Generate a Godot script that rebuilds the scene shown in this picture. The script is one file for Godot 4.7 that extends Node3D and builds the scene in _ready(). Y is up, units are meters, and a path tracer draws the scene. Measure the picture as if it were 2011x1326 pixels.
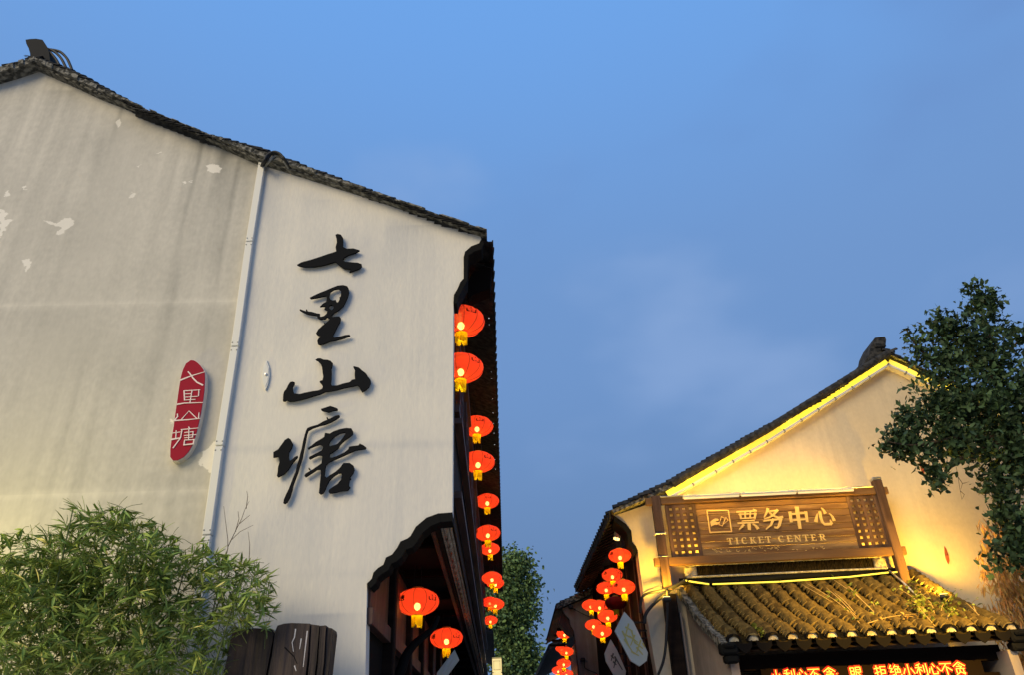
extends Node3D
# A dusk street in an old water town: a tall whitewashed gable with black calligraphy on the left, a ticket office
# with a tiled canopy on the right, rows of red lanterns under the eaves between them. Units are metres, y is up.

const ROOF_TURN := -3.5                      # the ticket office's front is turned by so many degrees
var RT := Transform3D(Basis(Vector3.UP, deg_to_rad(ROOF_TURN)), Vector3(3.2, 0, -10.0))
var rng := RandomNumberGenerator.new()
var M := {}
var used := {}

# ------------------------------------------------------------------ naming and tagging
func numbered(called: String) -> String:
	var n: int = used.get(called, 0)
	used[called] = n + 1
	return called if n == 0 else "%s_%03d" % [called, n]

func tag(o: Node3D, label: String, category: String, group := "", kind := "") -> Node3D:
	if label: o.set_meta("label", label)
	if category: o.set_meta("category", category)
	if group: o.set_meta("group", group)
	if kind: o.set_meta("kind", kind)
	return o

func thing(called: String, label: String, category: String, group := "", at := Transform3D()) -> Node3D:
	var o := Node3D.new()
	o.name = numbered(called)
	add_child(o)
	o.transform = at
	return tag(o, label, category, group)

func part(called: String, m: Mesh, mat: Material, parent: Node3D, at := Transform3D()) -> MeshInstance3D:
	var o := MeshInstance3D.new()
	var k := 0
	var wish := called
	if parent == self:
		wish = numbered(called)
	else:
		k = parent.get_meta("n_" + called, 0)
		parent.set_meta("n_" + called, k + 1)
		if k: wish = "%s_%03d" % [called, k]
	o.name = wish
	o.mesh = m
	o.material_override = mat
	o.transform = at
	parent.add_child(o, true)
	return o

func settle(o: Node3D) -> void:             # moves a thing's origin to the middle of its base, its parts staying where they are
	var box := AABB()
	var first := true
	for c in o.get_children():
		if c is MeshInstance3D and c.mesh:
			var b: AABB = c.transform * c.mesh.get_aabb()
			box = b if first else box.merge(b)
			first = false
	if first: return
	var base := box.position + Vector3(box.size.x / 2, 0, box.size.z / 2)
	for c in o.get_children():
		if c is Node3D: c.position -= base
	o.position += o.basis * base

# ------------------------------------------------------------------ shapes
func pa(n: Array) -> PackedVector2Array:
	var out := PackedVector2Array()
	for i in range(0, n.size(), 2): out.append(Vector2(n[i], n[i + 1]))
	return out

func mb(flat := true) -> SurfaceTool:
	var st := SurfaceTool.new()
	st.begin(Mesh.PRIMITIVE_TRIANGLES)
	st.set_smooth_group(-1 if flat else 0)
	return st

func done(st: SurfaceTool) -> ArrayMesh:
	st.generate_normals()
	return st.commit()

func vtx(st: SurfaceTool, v: Vector3, uv := Vector2.ZERO) -> void:
	st.set_uv(uv)
	st.add_vertex(v)

func tri(st: SurfaceTool, a: Vector3, b: Vector3, c: Vector3) -> void:        # counter-clockwise seen from outside
	vtx(st, a, Vector2(a.x, a.y)); vtx(st, c, Vector2(c.x, c.y)); vtx(st, b, Vector2(b.x, b.y))

func quad(st: SurfaceTool, a: Vector3, b: Vector3, c: Vector3, d: Vector3) -> void:
	tri(st, a, b, c)
	tri(st, a, c, d)

func box(st: SurfaceTool, c: Vector3, s: Vector3, b := Basis()) -> void:
	var x := b.x * s.x / 2; var y := b.y * s.y / 2; var z := b.z * s.z / 2
	quad(st, c - x - y + z, c + x - y + z, c + x + y + z, c - x + y + z)
	quad(st, c + x - y - z, c - x - y - z, c - x + y - z, c + x + y - z)
	quad(st, c + x - y + z, c + x - y - z, c + x + y - z, c + x + y + z)
	quad(st, c - x - y - z, c - x - y + z, c - x + y + z, c - x + y - z)
	quad(st, c - x + y + z, c + x + y + z, c + x + y - z, c - x + y - z)
	quad(st, c - x - y - z, c + x - y - z, c + x - y + z, c - x - y + z)

func bevel_box(st: SurfaceTool, c: Vector3, s: Vector3, r := 0.006, b := Basis()) -> void:     # chamfered box, built as rings along z
	var p := []
	var hx := s.x / 2; var hy := s.y / 2; var hz := s.z / 2
	for lv in [[-hz, r], [-hz + r, 0.0], [hz - r, 0.0], [hz, r]]:
		var q: float = lv[1]
		var ring := []
		for k in [Vector2(hx - r - q, hy - q), Vector2(-hx + r + q, hy - q), Vector2(-hx + q, hy - r - q), Vector2(-hx + q, -hy + r + q), Vector2(-hx + r + q, -hy + q), Vector2(hx - r - q, -hy + q), Vector2(hx - q, -hy + r + q), Vector2(hx - q, hy - r - q)]:
			ring.append(c + b * Vector3(k.x, k.y, lv[0]))
		p.append(ring)
	for i in 3:
		for k in 8:
			var l := (k + 1) % 8
			quad(st, p[i][k], p[i][l], p[i + 1][l], p[i + 1][k])
	for k in range(1, 7):
		tri(st, p[3][0], p[3][k], p[3][k + 1])
		tri(st, p[0][0], p[0][k + 1], p[0][k])

func bar(st: SurfaceTool, a: Vector3, b: Vector3, w: float, h: float, up := Vector3.UP) -> void:
	var d := (b - a)
	var x := d.normalized()
	var z := x.cross(up).normalized()
	var y := z.cross(x)
	box(st, (a + b) / 2, Vector3(d.length(), h, w), Basis(x, y, z))

func area(p: PackedVector2Array) -> float:
	var s := 0.0
	for i in p.size():
		var q := p[(i + 1) % p.size()]
		s += p[i].x * q.y - q.x * p[i].y
	return s / 2

func clip_ears(p: PackedVector2Array) -> PackedInt32Array:     # for outlines slit open to their holes
	var left := range(p.size())
	var out := PackedInt32Array()
	var guard := 0
	while left.size() > 2 and guard < 5000:
		guard += 1
		var best := -1; var bs := -1e9
		for k in left.size():
			var a := p[left[k - 1]]; var b := p[left[k]]; var c := p[left[(k + 1) % left.size()]]
			var cr := (b - a).cross(c - b)
			if cr <= 1e-12: continue
			var ok := true
			for j in left:
				var v := p[j]
				if v.is_equal_approx(a) or v.is_equal_approx(b) or v.is_equal_approx(c): continue
				if (b - a).cross(v - a) > 0 and (c - b).cross(v - b) > 0 and (a - c).cross(v - c) > 0:
					ok = false
					break
			if ok:
				var q := cr / (a.distance_squared_to(b) + b.distance_squared_to(c) + c.distance_squared_to(a))
				if q > bs: bs = q; best = k
		if best < 0: break
		out.append_array(PackedInt32Array([left[best - 1], left[best], left[(best + 1) % left.size()]]))
		left.remove_at(best)
	if left.size() > 2 and p.size() > 3: print("left over: ", left.size())
	return out

func prism(st: SurfaceTool, poly: PackedVector2Array, z0: float, z1: float, t := Transform3D(), back := true) -> void:
	var p := poly.duplicate()
	if area(p) < 0: p.reverse()
	var ix := Geometry2D.triangulate_polygon(p)
	if ix.is_empty(): ix = clip_ears(p)
	for i in range(0, ix.size(), 3):
		var a := p[ix[i]]; var b := p[ix[i + 1]]; var c := p[ix[i + 2]]
		if (b - a).cross(c - a) < 0:
			var k := b; b = c; c = k
		for v in [a, c, b]: vtx(st, t * Vector3(v.x, v.y, z1), v)
		if back:
			for v in [a, b, c]: vtx(st, t * Vector3(v.x, v.y, z0), v)
	for i in p.size():
		var a := p[i]; var b := p[(i + 1) % p.size()]
		var A := t * Vector3(a.x, a.y, z0); var B := t * Vector3(b.x, b.y, z0)
		var C := t * Vector3(b.x, b.y, z1); var D := t * Vector3(a.x, a.y, z1)
		for v in [[A, a], [C, b], [B, b], [A, a], [D, a], [C, b]]: vtx(st, v[0], v[1])

func with_hole(outer: PackedVector2Array, hole: PackedVector2Array) -> PackedVector2Array:
	var o := outer.duplicate(); var h := hole.duplicate()
	if area(o) < 0: o.reverse()
	if area(h) > 0: h.reverse()
	var bi := 0; var bj := 0; var best := 1e9
	for i in o.size():
		for j in h.size():
			var d := o[i].distance_to(h[j])
			if d < best: best = d; bi = i; bj = j
	var side := -(h[bj] - o[bi]).orthogonal().normalized() * 0.0003
	var out := PackedVector2Array()
	for i in bi + 1: out.append(o[i])
	out[bi] = o[bi] + side
	out.append(h[bj] + side)
	for j in range(1, h.size()): out.append(h[(bj + j) % h.size()])
	out.append(h[bj] - side)
	out.append(o[bi] - side)
	for i in range(bi + 1, o.size()): out.append(o[i])
	return out

func frame_at(d: Vector3) -> Basis:
	var z := d.normalized()
	var x := z.cross(Vector3(0.31, 0.83, 0.46)).normalized()
	return Basis(x, z.cross(x), z)

func tube(st: SurfaceTool, p: Array, r0: float, r1 := -1.0, n := 7) -> void:
	if r1 < 0: r1 = r0
	var last := []
	var bs := frame_at(p[1] - p[0])
	for i in p.size():
		var d: Vector3 = (p[mini(i + 1, p.size() - 1)] - p[maxi(i - 1, 0)]).normalized()
		bs = Basis(Quaternion(bs.z.normalized(), d)) * bs if bs.z.dot(d) > -0.99 else bs
		bs = bs.orthonormalized()
		var r := lerpf(r0, r1, float(i) / (p.size() - 1))
		var ring := []
		for k in n:
			var a := TAU * k / n
			ring.append(p[i] + bs.x * cos(a) * r + bs.y * sin(a) * r)
		if i:
			for k in n:
				var l := (k + 1) % n
				quad(st, last[k], last[l], ring[l], ring[k])
		else:
			for k in range(1, n - 1): tri(st, ring[0], ring[k + 1], ring[k])
		last = ring
	for k in range(1, n - 1): tri(st, last[0], last[k], last[k + 1])

func curve(p: Array, n := 6) -> Array:       # a smooth line through points
	var c := Curve3D.new()
	for i in p.size():
		var t: Vector3 = (p[mini(i + 1, p.size() - 1)] - p[maxi(i - 1, 0)]) / 6.0
		c.add_point(p[i], -t, t)
	var out := []
	for i in (p.size() - 1) * n + 1: out.append(c.sample((i / n) if i < (p.size() - 1) * n else p.size() - 2, (i % n) / float(n) if i < (p.size() - 1) * n else 1.0))
	return out

func lathe(st: SurfaceTool, prof: Array, n := 20, t := Transform3D(), pillow := 0.0, gores := 10) -> void:   # profile of Vector2(radius, y), upwards
	for k in n:
		var a0 := TAU * k / n; var a1 := TAU * (k + 1) / n
		var s0 := 1.0 - pillow * pow(absf(cos(a0 * gores / 2)), 8.0); var s1 := 1.0 - pillow * pow(absf(cos(a1 * gores / 2)), 8.0)
		for i in prof.size() - 1:
			var p: Vector2 = prof[i]; var q: Vector2 = prof[i + 1]
			var a := t * Vector3(p.x * cos(a0) * s0, p.y, p.x * sin(a0) * s0); var b := t * Vector3(p.x * cos(a1) * s1, p.y, p.x * sin(a1) * s1)
			var c := t * Vector3(q.x * cos(a1) * s1, q.y, q.x * sin(a1) * s1); var d := t * Vector3(q.x * cos(a0) * s0, q.y, q.x * sin(a0) * s0)
			if p.x > 1e-5: tri(st, a, c, b)
			if q.x > 1e-5: tri(st, a, d, c)

func ribbon(pts: PackedVector2Array, w0: float, w1: float) -> PackedVector2Array:   # outline of a brush stroke along a line
	var l := PackedVector2Array(); var r := PackedVector2Array()
	for i in pts.size():
		var d := (pts[mini(i + 1, pts.size() - 1)] - pts[maxi(i - 1, 0)]).normalized()
		var w := lerpf(w0, w1, float(i) / maxi(pts.size() - 1, 1)) / 2
		var e := Vector2.ZERO
		if i == 0: e = -d * w * 0.4
		if i == pts.size() - 1: e = d * w * 0.4
		l.append(pts[i] + e + d.orthogonal() * w)
		r.append(pts[i] + e - d.orthogonal() * w)
	r.reverse()
	l.append_array(r)
	return l

# ------------------------------------------------------------------ materials
func lin(r: float, g: float, b: float, a := 1.0) -> Color:      # a base colour in linear values
	var c := Color(r, g, b).linear_to_srgb()
	c.a = a
	return c

func noise(freq: float, oct := 4, seed_ := 1, kind := FastNoiseLite.TYPE_SIMPLEX_SMOOTH) -> FastNoiseLite:
	var n := FastNoiseLite.new()
	n.noise_type = kind
	n.frequency = freq
	n.seed = seed_
	n.fractal_type = FastNoiseLite.FRACTAL_FBM
	n.fractal_octaves = oct
	return n

func bytes(w: int, h: int, freq: float, oct: int, seed_: int, sx := 1.0, sy := 1.0) -> PackedByteArray:   # a noise field, stretched, as bytes
	var im := noise(freq, oct, seed_).get_seamless_image(int(w / sx), int(h / sy), false, false, 0.1, true)
	if sx != 1.0 or sy != 1.0: im.resize(w, h, Image.INTERPOLATE_CUBIC)
	im.convert(Image.FORMAT_L8)
	return im.get_data()

func tex_from(w: int, h: int, rgb: PackedByteArray) -> ImageTexture:
	return ImageTexture.create_from_image(Image.create_from_data(w, h, false, Image.FORMAT_RGB8, rgb))

func mottled(n: int, a: Color, b: Color, freq: float, seed_: int, sx := 1.0, sy := 1.0, sharp := 1.0) -> ImageTexture:     # two colours mixed by noise and grain
	var f := bytes(n, n, freq, 5, seed_, sx, sy)
	var g := bytes(n, n, 0.25, 2, seed_ + 7, minf(sx, 4.0), minf(sy, 4.0))
	var out := PackedByteArray()
	out.resize(n * n * 3)
	for i in n * n:
		var t := clampf((f[i] / 255.0 - 0.5) * 1.5 * sharp + 0.5 + (g[i] / 255.0 - 0.5) * 0.35, 0, 1)
		out[i * 3] = int(lerpf(a.r, b.r, t) * 255)
		out[i * 3 + 1] = int(lerpf(a.g, b.g, t) * 255)
		out[i * 3 + 2] = int(lerpf(a.b, b.b, t) * 255)
	return tex_from(n, n, out)

func bump_tex(freq: float, oct := 5, seed_ := 3, sx := 1.0, sy := 1.0) -> ImageTexture:
	var im := Image.create_from_data(512, 512, false, Image.FORMAT_L8, bytes(512, 512, freq, oct, seed_, sx, sy))
	return ImageTexture.create_from_image(im)

func mat(called: String, color: Color, rough := 0.85, spec := 0.4) -> StandardMaterial3D:
	var m := StandardMaterial3D.new()
	m.resource_name = called
	m.albedo_color = color
	m.roughness = rough
	m.metallic_specular = spec
	M[called] = m
	return m

func textured(called: String, tex: Texture2D, scale: float, rough := 0.85, bump: Texture2D = null, depth := 0.3, spec := 0.4) -> StandardMaterial3D:
	var m := mat(called, Color.WHITE, rough, spec)
	m.albedo_texture = tex
	m.uv1_triplanar = true
	m.uv1_world_triplanar = true
	m.uv1_scale = Vector3.ONE * scale
	if bump:
		m.heightmap_enabled = true
		m.heightmap_texture = bump
		m.heightmap_scale = depth
	return m

func glowing(called: String, c: Color, energy: float, base := Color(0.8, 0.7, 0.4)) -> StandardMaterial3D:
	var m := mat(called, base, 0.6)
	m.emission_enabled = true
	m.emission = c
	m.emission_energy_multiplier = energy
	return m

func plaster(called: String, x0: float, y1: float, w: float, h: float, base: Color, dark: Color, streak: float, mottle: float, seed_: int, seams: Array, spots: Array, spot_color: Color, n := 1024, stains_and_shade := []) -> StandardMaterial3D:
	# aged plaster for one wall: runs of dirt, cloudy tone, painted soft shade, level seams and patches where the coat has come off
	var f1 := bytes(n, n, 0.006, 4, seed_)
	var f2 := bytes(n, n, 0.05, 4, seed_ + 1, 1.0, 24.0)
	var f3 := bytes(n, n, 0.08, 3, seed_ + 2)
	var f4 := bytes(n, n, 0.006, 3, seed_ + 3, 1.0, 8.0)
	var f5 := bytes(n, n, 0.25, 2, seed_ + 4, 1.0, 3.0)
	var mask := Image.create(n, n, false, Image.FORMAT_L8)
	for s in spots:
		var p: PackedVector2Array = s
		var lo := Vector2(1e9, 1e9); var hi := -lo
		var q := PackedVector2Array()
		for v in p:
			var u := Vector2((v.x - x0) / w * n, (y1 - v.y) / h * n)
			q.append(u)
			lo = lo.min(u); hi = hi.max(u)
		for y in range(maxi(0, int(lo.y) - 3), mini(n, int(hi.y) + 4)):
			for x in range(maxi(0, int(lo.x) - 3), mini(n, int(hi.x) + 4)):
				var j := Vector2(f3[(y * n + x)] - 128, f3[((y + 37) % n) * n + (x + 61) % n] - 128) * 0.028
				if Geometry2D.is_point_in_polygon(Vector2(x, y) + j, q): mask.set_pixel(x, y, Color(1, 1, 1))
	var mk := mask.get_data()
	var out := PackedByteArray()
	out.resize(n * n * 3)
	var hb := PackedByteArray()
	hb.resize(n * n)
	for y in n:
		var wy := y1 - (y + 0.5) / n * h
		var seam := 0.0
		var tone := 0.0
		for s in seams:
			var d := wy - float(s[0])
			seam += float(s[1]) * exp(-d * d / 0.0016)
			tone += float(s[2]) * (1.0 if d < 0 else 0.0)
		for x in n:
			var i := y * n + x
			var run := clampf((f2[i] - 128) / 90.0, -1, 1) * streak * (0.35 + 1.3 * clampf((f4[i] - 90) / 110.0, 0, 1))
			var t := clampf(0.30 + run + (f1[i] - 128) / 128.0 * mottle + (f3[i] - 128) / 128.0 * 0.09 + seam * (0.4 + f4[i] / 255.0) + tone, 0, 1)
			var st := 0.0
			for s in stains_and_shade:                 # damp marks and painted soft shade: [x, y, width, drop, strength], running down from a point
				var dx := (x0 + (x + 0.5) / n * w - float(s[0])) / float(s[2]) + (f1[i] - 128) / 160.0
				var dy := (float(s[1]) - wy) / float(s[3])
				if absf(dx) < 2.2 and dy > -0.25 and dy < 2.5: st += float(s[4]) * exp(-dx * dx) * smoothstep(-0.25, 0.05, dy) * exp(-maxf(dy, 0.0) * 1.4) * (0.5 + f4[i] / 255.0)
			t = clampf(t + st + (f5[i] - 128) / 128.0 * 0.10, 0.0, 1.4)
			var c := base.lerp(dark, t)
			if mk[i] > 0: c = c.lerp(spot_color, 0.55 + 0.3 * f4[i] / 255.0)
			out[i * 3] = int(c.r * 255); out[i * 3 + 1] = int(c.g * 255); out[i * 3 + 2] = int(c.b * 255)
			hb[i] = clampi(128 + (f3[i] - 128) / 3 + (f1[i] - 128) / 3 - (30 if mk[i] > 0 else 0), 0, 255)
	var m := mat(called, Color.WHITE, 0.92, 0.25)
	m.albedo_texture = tex_from(n, n, out)
	m.uv1_scale = Vector3(1.0 / w, -1.0 / h, 1)
	m.uv1_offset = Vector3(-x0 / w, y1 / h, 0)
	m.heightmap_enabled = true
	m.heightmap_texture = ImageTexture.create_from_image(Image.create_from_data(n, n, false, Image.FORMAT_L8, hb))
	m.heightmap_scale = 0.35
	return m

func materials() -> void:
	var grainy := bump_tex(0.05, 5, 11)
	var ragged := bump_tex(0.022, 5, 12)
	var along := bump_tex(0.03, 4, 13, 12.0, 1.0)
	var upward := bump_tex(0.03, 4, 14, 1.0, 12.0)
	plaster("gray_plaster", -9.0, 9.2, 9.2, 7.6, Color(0.82, 0.80, 0.755), Color(0.62, 0.61, 0.58), 0.11, 0.15, 21,
		[[5.462, -0.22, 0.10], [3.602, -0.18, -0.12]],
		[pa([-2.992, 7.193, -2.933, 7.228, -2.865, 7.204, -2.824, 7.153, -2.838, 7.103, -2.900, 7.090, -2.970, 7.128]), pa([-4.493, 6.492, -4.430, 6.484, -4.363, 6.463, -4.315, 6.514, -4.238, 6.532, -4.180, 6.485, -4.191, 6.426, -4.237, 6.388, -4.264, 6.318, -4.320, 6.320, -4.315, 6.397, -4.376, 6.437, -4.463, 6.459]),
		pa([-4.576, 6.000, -4.528, 6.024, -4.480, 5.973, -4.487, 5.895, -4.508, 5.865, -4.535, 5.926]), pa([-4.987, 6.649, -4.923, 6.641, -4.885, 6.515, -4.811, 6.519, -4.856, 6.416, -4.852, 6.333, -4.877, 6.282]), pa([-4.092, 7.884, -4.054, 7.915, -4.022, 7.844, -4.036, 7.782, -4.071, 7.814]), pa([-3.725, 6.809, -3.690, 6.842, -3.653, 6.814, -3.677, 6.780, -3.704, 6.760]),
		pa([-3.211, 6.977, -3.172, 6.997, -3.154, 6.955, -3.186, 6.928]), pa([-5.011, 6.852, -4.980, 6.906, -4.950, 6.837, -4.991, 6.817]), pa([-3.559, 7.395, -3.518, 7.409, -3.512, 7.379]), pa([-4.849, 6.938, -4.816, 6.951, -4.793, 6.888]), pa([-3.715, 7.209, -3.686, 7.222, -3.684, 7.186]),
		pa([-2.451, 3.972, -2.373, 4.026, -2.299, 3.968, -2.290, 3.853, -2.349, 3.742, -2.424, 3.789, -2.485, 3.845]), pa([-3.127, 6.982, -3.115, 7.003, -3.103, 6.968]), pa([-2.828, 4.257, -2.793, 4.256, -2.786, 4.218, -2.817, 4.219])], Color(0.95, 0.93, 0.89), 1024, [[-2.80, 7.41, 0.10, 0.55, 0.95], [-2.51, 7.23, 0.12, 0.35, 0.6], [-3.10, 7.56, 0.2, 0.3, 0.5], [-4.06, 8.05, 0.03, 0.5, 0.6], [-3.08, 7.56, 0.035, 2.4, 0.5], [-3.69, 7.88, 0.3, 0.2, 0.35], [-4.15, 7.47, 0.05, 1.5, 0.3], [-4.70, 8.35, 0.25, 0.2, 0.3], [-3.02, 5.66, 0.04, 2.0, 0.4], [-2.63, 7.15, 0.03, 3.0, 0.4]])
	plaster("white_plaster", -3.0, 9.2, 3.4, 9.2, Color(0.89, 0.868, 0.82), Color(0.735, 0.735, 0.735), 0.06, 0.20, 31,
		[[3.937, 0.25, 0.0], [2.88, 0.08, 0.03]], [], Color(0.8, 0.8, 0.8), 1024, [[-0.87, 6.35, 0.25, 1.2, 0.35], [-2.20, 6.93, 0.12, 2.5, 0.35], [-1.88, 6.71, 0.10, 1.0, 0.3], [-1.31, 2.57, 0.2, 0.1, 0.5], [-1.35, 6.66, 0.3, 0.12, 0.4], [-0.50, 6.31, 0.3, 0.1, 0.4]])  # some marks paint soft shade, like the band beside the trunking
	plaster("cream_plaster", -2.2, 7.2, 8.4, 7.2, Color(0.83, 0.775, 0.68), Color(0.68, 0.63, 0.56), 0.09, 0.20, 41, [[4.1, 0.1, 0.04]], [], Color(0.8, 0.8, 0.8))
	plaster("old_plaster", 0.0, 7.2, 6.0, 7.2, Color(0.62, 0.57, 0.54), Color(0.40, 0.37, 0.36), 0.30, 0.4, 51, [], [], Color(0.8, 0.8, 0.8), 512)
	textured("mortar", mottled(512, Color(0.22, 0.22, 0.21), Color(0.53, 0.52, 0.49), 0.022, 61, 1.0, 1.0, 1.9), 1.1, 0.95, ragged, 1.0, 0.2)
	textured("roof_tile", mottled(512, Color(0.13, 0.135, 0.145), Color(0.27, 0.265, 0.26), 0.02, 62, 1.0, 1.0, 1.3), 0.9, 0.9, grainy, 0.6, 0.25)
	textured("shaded_tile", mottled(512, Color(0.27, 0.225, 0.125), Color(0.42, 0.355, 0.21), 0.03, 63, 1.0, 1.0, 1.2), 1.3, 0.92, grainy, 0.25, 0.2)  # tops darkened in colour so the lips read as lamplit
	textured("shaded_tile_dark", mottled(512, Color(0.20, 0.165, 0.09), Color(0.35, 0.29, 0.17), 0.03, 64, 1.0, 1.0, 1.2), 1.2, 0.92, grainy, 0.25, 0.2)
	textured("lit_tile_edge", mottled(512, Color(0.50, 0.43, 0.27), Color(0.70, 0.61, 0.40), 0.04, 76), 1.5, 0.9, grainy, 0.2, 0.2)  # lip colour lightened to stand for lamplight on the tile rims
	textured("dark_channel", mottled(512, Color(0.13, 0.11, 0.065), Color(0.26, 0.215, 0.13), 0.03, 75), 1.0, 0.95, grainy, 0.4, 0.1)  # channel colour darkened for the shade between tile rows
	textured("wet_wood", mottled(512, Color(0.10, 0.075, 0.065), Color(0.17, 0.13, 0.11), 0.02, 65, 12.0, 1.0), 0.7, 0.75, along, 0.3, 0.2)
	textured("brown_wood", mottled(512, Color(0.24, 0.155, 0.13), Color(0.36, 0.25, 0.21), 0.02, 66, 1.0, 12.0), 0.7, 0.55, upward, 0.3, 0.45)
	textured("carved_wood", mottled(512, Color(0.52, 0.48, 0.43), Color(0.80, 0.77, 0.71), 0.03, 67, 4.0, 1.0, 1.3), 1.2, 0.5, ragged, 1.2, 0.5)
	textured("slab_wood", mottled(512, Color(0.13, 0.10, 0.092), Color(0.27, 0.22, 0.20), 0.02, 68, 1.0, 14.0, 1.3), 0.9, 0.6, upward, 0.8, 0.4)
	textured("sign_wood", mottled(512, Color(0.42, 0.30, 0.18), Color(0.50, 0.37, 0.23), 0.02, 69, 14.0, 1.0, 1.2), 0.6, 0.7, along, 0.3, 0.35)
	textured("sign_wood_worn", mottled(512, Color(0.42, 0.30, 0.18), Color(0.60, 0.47, 0.30), 0.03, 70, 8.0, 1.0, 1.6), 0.5, 0.75, along, 0.4, 0.35)
	textured("post_wood", mottled(512, Color(0.28, 0.20, 0.15), Color(0.44, 0.33, 0.25), 0.02, 71, 1.0, 14.0, 1.2), 0.6, 0.7, upward, 0.3, 0.35)
	textured("worn_white", mottled(512, Color(0.82, 0.79, 0.72), Color(0.60, 0.56, 0.47), 0.02, 72, 1.0, 1.0, 1.3), 1.2, 0.9, grainy, 0.5, 0.3)
	textured("paving", mottled(512, Color(0.55, 0.54, 0.52), Color(0.66, 0.65, 0.62), 0.03, 73), 0.4, 0.8, grainy, 0.4)
	textured("bark", mottled(512, Color(0.20, 0.17, 0.14), Color(0.34, 0.30, 0.25), 0.03, 74, 1.0, 6.0), 1.5, 0.95, upward, 2.0, 0.2)
	mat("black_letter", lin(0.012, 0.0125, 0.014), 0.85, 0.12)
	mat("flat_black", lin(0.010, 0.010, 0.010), 0.75, 0.15)
	mat("dark_clay", lin(0.032, 0.032, 0.032), 0.85, 0.2)
	mat("black_tile", lin(0.010, 0.009, 0.009), 0.95, 0.05)
	mat("black_wood", lin(0.010, 0.007, 0.006), 0.95, 0.05)  # wood blackened for the shade under eave, jetty and canopy
	mat("black_rubber", lin(0.018, 0.018, 0.019), 0.6, 0.4)
	mat("gray_cable", lin(0.22, 0.22, 0.21), 0.6, 0.4)
	mat("trunking", lin(0.66, 0.655, 0.62), 0.5, 0.45)
	mat("steel", lin(0.5, 0.5, 0.5), 0.35, 0.5).metallic = 0.8
	mat("plaque_red", lin(0.30, 0.014, 0.032), 0.7, 0.2)
	mat("plaque_rim", lin(0.62, 0.58, 0.56), 0.7, 0.3)
	mat("plaque_pink", lin(0.78, 0.66, 0.64), 0.7, 0.3)
	mat("rust", lin(0.26, 0.07, 0.035), 0.8, 0.3)
	mat("gold_letter", lin(0.80, 0.52, 0.15), 0.5, 0.45)
	mat("shade_white", lin(0.70, 0.70, 0.66), 0.6, 0.4)
	mat("hex_plate", lin(0.66, 0.66, 0.56), 0.45, 0.5)
	mat("hex_gold", lin(0.62, 0.52, 0.14), 0.4, 0.5)
	mat("hex_ink", lin(0.10, 0.11, 0.09), 0.6)
	mat("culm", lin(0.10, 0.13, 0.035), 0.6)
	mat("twig", lin(0.16, 0.13, 0.10), 0.9)
	var tas := mat("tassel", lin(0.86, 0.74, 0.02), 0.75, 0.2)
	tas.backlight_enabled = true
	tas.backlight = Color(1.0, 0.95, 0.12)
	mat("lantern_rib", lin(0.20, 0.012, 0.008), 0.8, 0.2)
	mat("lantern_ink", lin(0.03, 0.008, 0.006), 0.8, 0.2)
	mat("lantern_cap", lin(0.55, 0.30, 0.04), 0.6, 0.4)
	for k in [["bamboo_leaf", lin(0.24, 0.36, 0.085)], ["bamboo_leaf_dark", lin(0.045, 0.095, 0.02)], ["ginkgo_leaf", lin(0.04, 0.072, 0.032)], ["broad_leaf", lin(0.12, 0.19, 0.07)], ["dry_leaf", lin(0.46, 0.27, 0.08)], ["weed_leaf", lin(0.22, 0.26, 0.05)], ["dry_stalk", lin(0.40, 0.28, 0.12)]]:
		var m := mat(k[0], Color.WHITE if k[0] != "dry_stalk" else k[1], 0.55, 0.3)
		if k[0] != "dry_stalk":
			m.vertex_color_use_as_albedo = true
			m.albedo_color = k[1]
			m.backlight_enabled = true
			m.backlight = Color(0.35, 0.35, 0.35)
	var lant := glowing("lantern_cloth", Color(1.0, 0.28, 0.16), 0.74, lin(0.68, 0.052, 0.018, 0.78))
	lant.transparency = BaseMaterial3D.TRANSPARENCY_ALPHA
	lant.roughness = 0.8
	lant.backlight_enabled = true
	lant.backlight = Color(0.95, 0.36, 0.17)
	mat("lantern_cloth_unlit", lin(0.16, 0.008, 0.008), 0.8, 0.2)
	glowing("lantern_bulb", Color(1.0, 0.80, 0.40), 12.0)
	glowing("led_yellow", Color(1.0, 0.87, 0.20), 1.35)
	glowing("led_yellow_dim", Color(1.0, 0.85, 0.22), 1.05)
	glowing("led_line", Color(1.0, 0.88, 0.25), 1.6)
	glowing("tube_lamp", Color(1.0, 0.9, 0.66), 0.75)
	glowing("led_red", Color(1.0, 0.0, 0.03), 0.75, Color(0.3, 0.0, 0.0))
	glowing("led_text", Color(1.0, 0.80, 0.28), 1.15)
	glowing("paper_lamp", Color(1.0, 0.90, 0.62), 0.95)
	glowing("fairy_bulb", Color(0.9, 0.95, 1.0), 2.5)
	glowing("spot_glass", Color(1.0, 0.86, 0.50), 3.0)

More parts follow.
